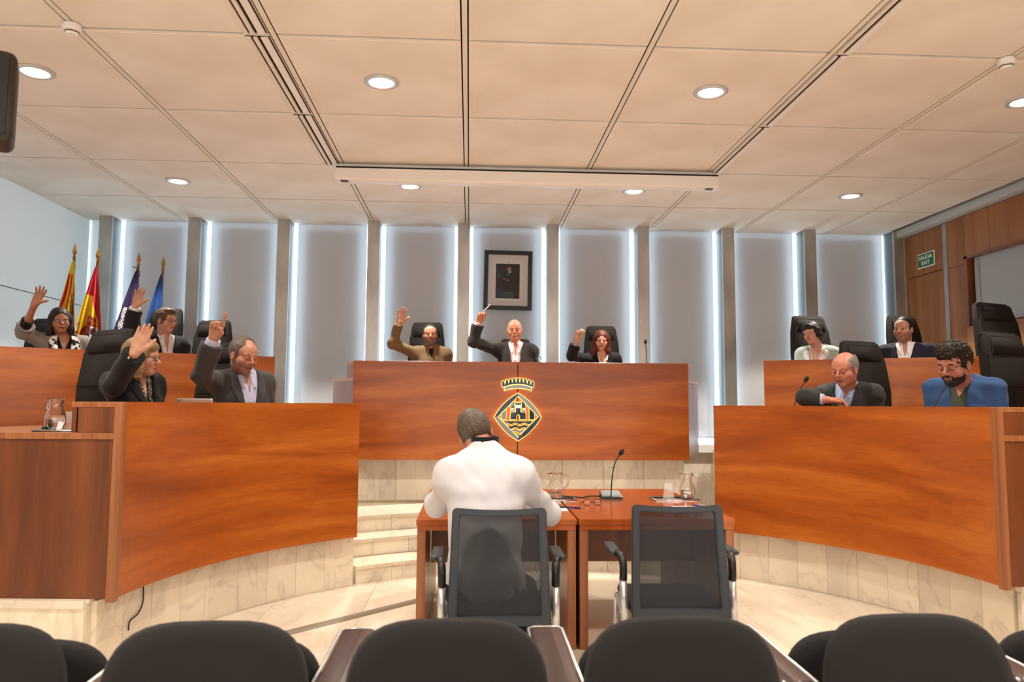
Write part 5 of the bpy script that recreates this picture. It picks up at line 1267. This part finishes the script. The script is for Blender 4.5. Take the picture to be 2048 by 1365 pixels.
    for sg in (-1, 1):
        hip = Pel+xr*sg*.09*s; kn = hip+yf*.24*s+xr*sg*.05*s; kn[2] = hip[2]+.01; an = kn-zu*0; an = np.array([kn[0], kn[1], floor_z+.10])-yf*.10*s
        if sp.get('legs'): kn = np.array(at(*sp['legs'][0 if sg > 0 else 1][0])); an = np.array(at(*sp['legs'][0 if sg > 0 else 1][1]))
        tr += [cap(hip, kn, .095*s, .068*s, .04), cap(kn, an, .066*s, .048*s, .03)]
        sh_ = [cap(an-np.array([0, 0, .055])+yf*-.02, an-np.array([0, 0, .065])+yf*.10*s, .036, .030, .02)]
        to_mesh('shoe', surf(sh_, .010), BLKP, P_)
    tr += [ell(Pel-zu*.05, (.165*w, .12*s, .09*s), tR, .05)]
    to_mesh('trousers', surf(tr, .011, folds(.003)), sp.get('trm', cloth('dark_trousers', '1e2026')), P_)
    return P_, Hc, hR, hd, arms, N, opsets, (O, tR, s)
JK_GREY = cloth('grey_cardigan', '8b8480', c2='7a7370', sc=160); BLACKC = cloth('black_knit', '101012', .9)
SH_WHITE = cloth('white_shirt', 'd9d6d6', .8, bump=.08); NAVYJ = cloth('navy_jacket', '1b1c26', .85, c2='15161f', sc=200)
BLZ = cloth('black_blazer', '121113', .8); GREYJ = cloth('grey_blazer', '4a4748', .85, c2='3c3a3c', sc=220); LBLUE = cloth('pale_blue_shirt', 'b9bdd8', .8, bump=.08)
OLIVE = cloth('olive_shirt', '7a6448', .8, c2='6c573d', sc=120); CHARJ = cloth('charcoal_jacket', '2b292b', .9, c2='383536', sc=260); PINK = cloth('pink_shirt', 'dcc4c8', .8, bump=.08)
NAVYB = cloth('midnight_jacket', '15141d', .8); TWEED = mat('green_tweed', '7f9a9a', .9, noise=((230, 230, 230), 'c4d2cf', .42, .58, 2), bump=.4, bscale=300)
NAVYS = cloth('navy_suit', '1c1c2b', .85, c2='17172a', sc=200); BLUES = cloth('blue_striped_shirt', 'a9bde0', .8, bump=.08); DGJ = cloth('dark_grey_jacket', '343233', .85, c2='2b2a2b', sc=240)
DENIM = cloth('denim_shirt', '3d5d8e', .85, c2='32507f', sc=260); TEE = cloth('olive_tee', '4d5244', .9); WKNIT = cloth('white_sweater', 'd6d6dd', .85, c2='cdcdd6', sc=300, bump=.1)
PRINTW = mat('floral_scarf', '141216', .85, noise=((24, 24, 24), 'ddd7d2', .46, .50, 1.5)); PRINTG = mat('dark_floral_blouse', '15140f', .8, noise=((70, 70, 70), '8c8a72', .52, .56, 2))
JEANS = cloth('dark_jeans', '171b2a', .85); BRASSB = mat('brass_button', 'b9a888', .3, metal=.8)
SKA, SKB, SKC = 'b88468', 'c6917c', 'd39a86'

# A: woman in glasses, rear left
A = dict(label='woman in glasses and grey cardigan raising her open right hand, at the far left', head=(120, 643, 7.15), mid=(127, 684, 7.22), hyaw=10, hpitch=-2, hroll=-3, tyaw=4, s=.98, hs=.99, w=.96, floor=.86, seat=.50, h=.0045, skin='a9755a', hair='1a1314', hair2='33262a', lip='8d463f',
    style='bob', vol=.017, fr=(.056, .10, .092, -.018), flare=.012, specs='2c1b1b', bust=1, jaw=1.08, browc='241716',
    armR=((46, 664, 6.95), (70, 608, 6.75), (83, 581, 6.73), (0, -1, .1), (1, 0, 0), 'spread'),
    clothes=[dict(name='black_top', off=.006, m=BLACKC, v=(.05, .10, .04), cuffR=.42, cuffw=.012, fold=.002),
             dict(name='cardigan', off=.020, m=JK_GREY, v=(.10, .42, .05), cuffR=.22, cuffw=.02, cuff=.9, fold=.005)], seed=1)
# B: man in glasses looking right, rear left
Bp = dict(label='man in glasses and navy jacket with open white collar, right hand raised beside the flags', head=(331, 642, 7.45), mid=(329, 687, 7.5), hyaw=50, hpitch=-3, hroll=2, tyaw=14, s=1.0, w=1.0, floor=.86, seat=.50, skin='bd8d78', hair='46352b', hair2='5d4a3c',
    style='short', thick=.013, quiff=1, specs='4a3c36', stamp=.003, hl=-.045,
    armR=((256, 672, 7.05), (271, 613, 6.95), (283, 572, 6.93), (.15, -1, .05), (1, 0, 0), 'open'),
    clothes=[dict(name='shirt', off=.006, m=SH_WHITE, v=(.022, .10, .05), collar=(.012, .068, .022), gap=.025, leafw=.06, leafd=.07, cuff=.97, cuffw=.006, buttons=[(0, -.12), (0, -.20)], bm=GREYP),
             dict(name='jacket', off=.018, m=NAVYJ, v=(.078, .34, .06), lapel=.045, cuff=.90, cuffw=.016, fold=.004)], seed=2)
# C: blonde woman in profile, front left
C_ = dict(label='blonde woman in glasses and black blazer raising her right hand, front left desk', head=(284, 716, 4.95), mid=(268, 765, 5.0), hyaw=74, hpitch=-3, hroll=0, tyaw=42, s=1.0, hs=1.0, w=.96, floor=.388, seat=.47, h=.004, skin='c69680', hair='7c6548', hair2='9a8160', lip='9c5548', browc='7d6449',
    style='bob', vol=.016, fringe=1, fr=(.052, .10, .090, -.030), specs='2a3136', bust=1, stamp=.003,
    armR=((228, 772, 4.70), (272, 702, 4.48), (296, 645, 4.44), (.5, -1, .0), (1, -.2, -.1), 'closed'),
    clothes=[dict(name='blouse', off=.004, m=PRINTG, v=(.035, .14, .05), cuff=.8, fold=.002),
             dict(name='blazer', off=.018, m=BLZ, v=(.07, .30, .06), lapel=.05, cuff=.90, cuffw=.016, fold=.004, buttons=[(.0, -.33), (.17, -.20)], bm=BRASSB)], seed=3)
# D: man pointing up
D_ = dict(label='man in grey blazer pointing one finger up, front left desk', head=(486, 712, 5.62), mid=(484, 762, 5.75), hyaw=38, hpitch=-14, hroll=3, tyaw=24, s=1.12, hs=1.02, w=1.0, floor=.388, seat=.47, h=.004, skin='b5806a', hair='4a3a32', hair2='6f625a', belly=1.15, jaw=1.08, beard=.35,
    style='recede', thick=.007, down=1, stamp=.002, hl=-.03,
    armR=((404, 752, 5.35), (428, 676, 5.25), (438, 638, 5.22), (.2, -1, 0), (1, -.3, 0), 'point'),
    clothes=[dict(name='shirt', off=.005, m=LBLUE, v=(.022, .09, .05), collar=(.012, .068, .024), gap=.022, leafw=.05, leafd=.075, cuff=.97, cuffw=.008, buttons=[(0, -.14), (0, -.22)]),
             dict(name='jacket', off=.018, m=GREYJ, v=(.078, .34, .06), lapel=.052, cuff=.84, cuffw=.018, fold=.004)], seed=4)
# E: man in olive shirt
E_ = dict(label='smiling man in olive shirt raising his open right hand, left seat of central desk', head=(860, 670, 8.15), mid=(862, 706, 8.22), hyaw=4, hpitch=0, hroll=-2, tyaw=4, s=.98, w=1.0, floor=.85, seat=.62, skin='c08a72', hair='241c1a', hair2='33291f', beard=.42,
    style='crop', thick=.005, stamp=.001, hl=-.02,
    armR=((786, 688, 8.05), (798, 647, 8.0), (806, 618, 7.97), (.1, -1, .05), (1, 0, 0), 'open'),
    clothes=[dict(name='tee', off=.002, m=BLACKC, cuff=.3, fold=.001),
             dict(name='shirt', off=.014, m=OLIVE, v=(.028, .06, .05), collar=(.012, .068, .020), gap=.026, leafw=.05, leafd=.06, cuff=.93, cuffw=.004, fold=.005, buttons=[(0, -.10)], bm=BLKP)], seed=5)
# F: bald chairman with pen
F_ = dict(label='bald man in charcoal jacket and pink shirt raising a pen, middle of central desk', head=(1029, 661, 8.15), mid=(1031, 700, 8.22), hyaw=0, hpitch=-4, hroll=1, tyaw=0, s=1.02, w=1.06, floor=.85, seat=.62, skin='c18268', hair='8a6a58', jaw=1.06, browc='4d372d', belly=1.15,
    armR=((947, 684, 8.0), (957, 644, 7.95), (966, 622, 7.9), (.3, -1, .1), (1, -.1, .2), 'pinch'),
    clothes=[dict(name='shirt', off=.005, m=PINK, v=(.022, .07, .05), collar=(.012, .069, .024), gap=.02, leafw=.05, leafd=.07, cuff=.96, cuffw=.008, buttons=[(0, -.12), (0, -.2)]),
             dict(name='jacket', off=.018, m=CHARJ, v=(.080, .36, .06), lapel=.055, cuff=.84, cuffw=.016, fold=.004)], seed=6)
# G: woman with auburn hair
G_ = dict(label='woman with long auburn hair and black jacket raising her hand, right seat of central desk', head=(1203, 683, 8.15), mid=(1206, 717, 8.2), hyaw=2, hpitch=-2, hroll=2, tyaw=0, s=.90, hs=1.0, w=.95, floor=.85, seat=.62, skin='c99882', hair='3a1a14', hair2='6b3020', lip='a5574c', browc='2e1a16',
    style='long', vol=.020, fringe=0, fr=(.048, .09, .092, -.024), flare=.035, bust=1, stamp=.003,
    armR=((1143, 712, 8.0), (1154, 679, 7.93), (1160, 650, 7.9), (.7, -1, .1), (.8, .6, .1), 'pinch'),
    clothes=[dict(name='blouse', off=.005, m=SH_WHITE, v=(.055, .13, .05), collar=(.010, .068, .016), gap=.03, leafw=.075, leafd=.06, cuff=.5),
             dict(name='jacket', off=.016, m=NAVYB, v=(.075, .20, .05), cuff=.66, cuffw=.022, fold=.004)], seed=7)
# H: woman in pale green tweed
H_ = dict(label='dark-haired woman in pale green tweed jacket with wide white collar, rear right desk', head=(1624, 668, 7.4), mid=(1636, 707, 7.45), hyaw=-30, hpitch=-2, hroll=-6, tyaw=-12, s=.98, hs=.95, w=.94, floor=.86, seat=.47, skin='c79783', hair='171113', hair2='241c1e', lip='a45a52', browc='2c1f1e',
    style='shortw', vol=.016, fringe=1, fr=(.054, .09, .084, -.034), bust=1,
    clothes=[dict(name='blouse', off=.005, m=SH_WHITE, v=(.055, .16, .05), cuff=.9),
             dict(name='jacket', off=.018, m=TWEED, v=(.085, .22, .06), cuff=.9, fold=.004, patches=[('wide_collar', [(.060, .062), (.120, .015), (.125, -.035), (.085, -.075)], [(.035, .03), (.045, -.02), (.038, -.09), (.034, -.17)], SH_WHITE, .006), ('wide_collar', [(-.060, .062), (-.120, .015), (-.125, -.035), (-.085, -.075)], [(-.035, .03), (-.045, -.02), (-.038, -.09), (-.034, -.17)], SH_WHITE, .006)])], seed=8)
# I: man in navy suit
I_ = dict(label='heavy-set man in navy suit and open white shirt, below the exit sign', head=(1807, 659, 7.05), mid=(1812, 703, 7.1), hyaw=-22, hpitch=-3, hroll=2, tyaw=-6, s=1.02, hs=1.0, w=1.12, floor=.86, seat=.47, skin='b08070', hair='17120f', hair2='2a2220', jaw=1.16, neck=1.15, belly=1.2, beard=.2,
    style='crop', thick=.006, stamp=.001, hl=-.02,
    clothes=[dict(name='shirt', off=.005, m=SH_WHITE, v=(.022, .07, .05), collar=(.008, .072, .020), gap=.024, leafw=.045, leafd=.06, buttons=[(0, -.12)]),
             dict(name='jacket', off=.020, m=NAVYS, v=(.080, .34, .06), lapel=.05, fold=.004)], seed=9)
# J: balding man, front right
J_ = dict(label='balding man in dark grey jacket and pale blue shirt looking down, front right desk', head=(1690, 739, 5.8), mid=(1697, 786, 5.98), hyaw=-30, hpitch=-14, hroll=2, tyaw=-14, s=1.06, hs=1.08, w=1.08, floor=.388, seat=.47, h=.004, skin='c0806c', hair='6e655f', hair2='8d8680', jaw=1.10, neck=1.1, belly=1.2, down=1,
    style='sides', thick=.006, stamp=.001, browc='6b4f42', hl=-.02,
    armR=((1610, 795, 5.72), (1648, 800, 5.62), (1690, 803, 5.60), (0, -.3, -1), (.5, -1, 0), 'relax'),
    clothes=[dict(name='shirt', off=.005, m=BLUES, v=(.022, .07, .05), collar=(.010, .072, .024), gap=.022, leafw=.05, leafd=.07, cuff=.97, buttons=[(0, -.12), (0, -.2)]),
             dict(name='jacket', off=.020, m=DGJ, v=(.080, .36, .06), lapel=.05, fold=.004, cuff=.88)], seed=10)
# K: bearded man in denim
K_ = dict(label='bearded man with curly dark hair in blue denim shirt looking down, front right desk', head=(1909, 728, 5.15), mid=(1927, 775, 5.32), hyaw=-32, hpitch=-20, hroll=4, tyaw=-14, s=1.12, hs=1.12, w=1.08, floor=.388, seat=.47, h=.004, skin='b47e6c', hair='1d1613', hair2='30261f', jaw=1.06, neck=1.1, belly=1.1, down=1, beardmesh=1, brow=1.3,
    style='curly', thick=.010, hl=-.03,
    clothes=[dict(name='tee_shirt', off=.003, m=TEE, v=(.05, .07, .05), cuff=.1, sleeves=0),
             dict(name='denim_shirt', off=.014, m=DENIM, v=(.060, .40, .05), collar=(.006, .072, .020), gap=.045, leafw=.06, leafd=.07, fold=.006, patches=[('chest_pocket', [(-.06, -.12), (-.06, -.22)], [(-.15, -.12), (-.15, -.22)], DENIM), ('pocket_flap', [(-.057, -.115), (-.057, -.14)], [(-.153, -.115), (-.153, -.14)], DENIM, .007)], buttons=[(-.105, -.13)])], seed=11)
# L: man in white seen from behind
L_ = dict(label='man in white sweater seen from behind, bent over the table', head=(951, 868, 3.95), mid=(970, 934, 3.80), nz=.075, ny=.03, arm=.86, ak=.10, hyaw=178, hpitch=-16, hroll=17, tyaw=180, lean=14, s=1.08, hs=1.0, w=.96, Rup=-.035, Lup=-.035, floor=0, seat=.46, h=.004, skin='c08a74', hair='473c34', hair2='6a5c50', neck=1.08, belly=1.1, eyes=1,
    style='crop', thick=.005, stamp=.0006, hl=-.072, browc='3d342e',
    armR=((1098, 1028, 3.98), (1040, 990, 4.32), (1010, 975, 4.42), (0, 0, -1), (-1, 0, 0), 'relax'), armL=((872, 1012, 4.02), (915, 985, 4.36), (945, 972, 4.46), (0, 0, -1), (1, 0, 0), 'relax'),
    legs=[((1045, 1180, 4.15), (1058, 1285, 3.98)), ((960, 1180, 4.15), (948, 1280, 4.0))], trm=JEANS,
    clothes=[dict(name='dark_shirt', off=.004, m=cloth('dark_collar', '1a1b24'), collar=(.055, .062, .022), gap=.02, leaf=0, cuff=.9, fold=.001),
             dict(name='white_sweater', off=.018, m=WKNIT, cuff=.94, neck=.060, fold=.005)], seed=12)
import time as _t
PPL = {}
for nm_, sp_ in (('A', A), ('B', Bp), ('C', C_), ('D', D_), ('E', E_), ('F', F_), ('G', G_), ('H', H_), ('I', I_), ('J', J_), ('K', K_), ('L', L_)):
    t0 = _t.time(); PPL[nm_] = person(sp_); print('person', nm_, round(_t.time()-t0, 2))
# A's floral scarf lying over the shoulders
Pn, Hc_, hR_, hd_, arms_, N_, ops_, (O_, tR_, s_) = PPL['A']
oc, dc_ = ops_['cardigan']; ob, db = ops_['black_top']
for sg in (-1, 1):
    patch(oc+ob, O_, tR_, [(sg*.055, .055), (sg*.060, .0), (sg*.050, -.08), (sg*.045, -.18)], [(sg*.095, .045), (sg*.125, .0), (sg*.125, -.08), (sg*.12, -.18)], PRINTW, 'floral_scarf', Pn, lift=.012, thick=.005, n=6)
# C's cuff buttons, necklace; G's cuff strap
Pn, Hc_, hR_, hd_, arms_, N_, ops_, fr_ = PPL['C']; a_ = arms_['R']; ax_ = nrm(a_['wr']-a_['el'])
sd_ = nrm(np.cross(ax_, (0, 1, 0)))
for k in range(4):
    c_ = a_['el']+(a_['wr']-a_['el'])*(.66+.055*k)+sd_*(-.012)+np.array([0, -.062, 0])
    bm = bmesh.new(); bmesh.ops.create_uvsphere(bm, u_segments=10, v_segments=6, radius=.008)
    for v in bm.verts: v.co.y *= .5; v.co += Vector(c_)
    build('cuff_button', bm, BRASSB, Pn, smooth=True)
T('necklace', curve([N_+np.array(fr_[1]@np.array([x, y, z])) for x, y, z in ((.055, .03, .03), (.04, .085, -.01), (0, .105, -.04), (-.04, .085, -.01), (-.055, .03, .03))], 5), .0022, BRASSB, Pn, n=6)
# F's pen is its own thing
a_ = PPL['F'][4]['R']; q0 = np.array(at(971, 619, 7.86)); q1 = np.array(at(984, 606, 7.80))
t = empty('pen', tuple(q0), 0, 'white pen held up in the hand of the bald chairman', 'pen')
dv = Vector(q1-q0); T('barrel', [dv*-.35, dv*.8], .0055, WHITE, t); T('pen_tip', [dv*.8, dv*1.0], [.005, .0015], BLKP, t)
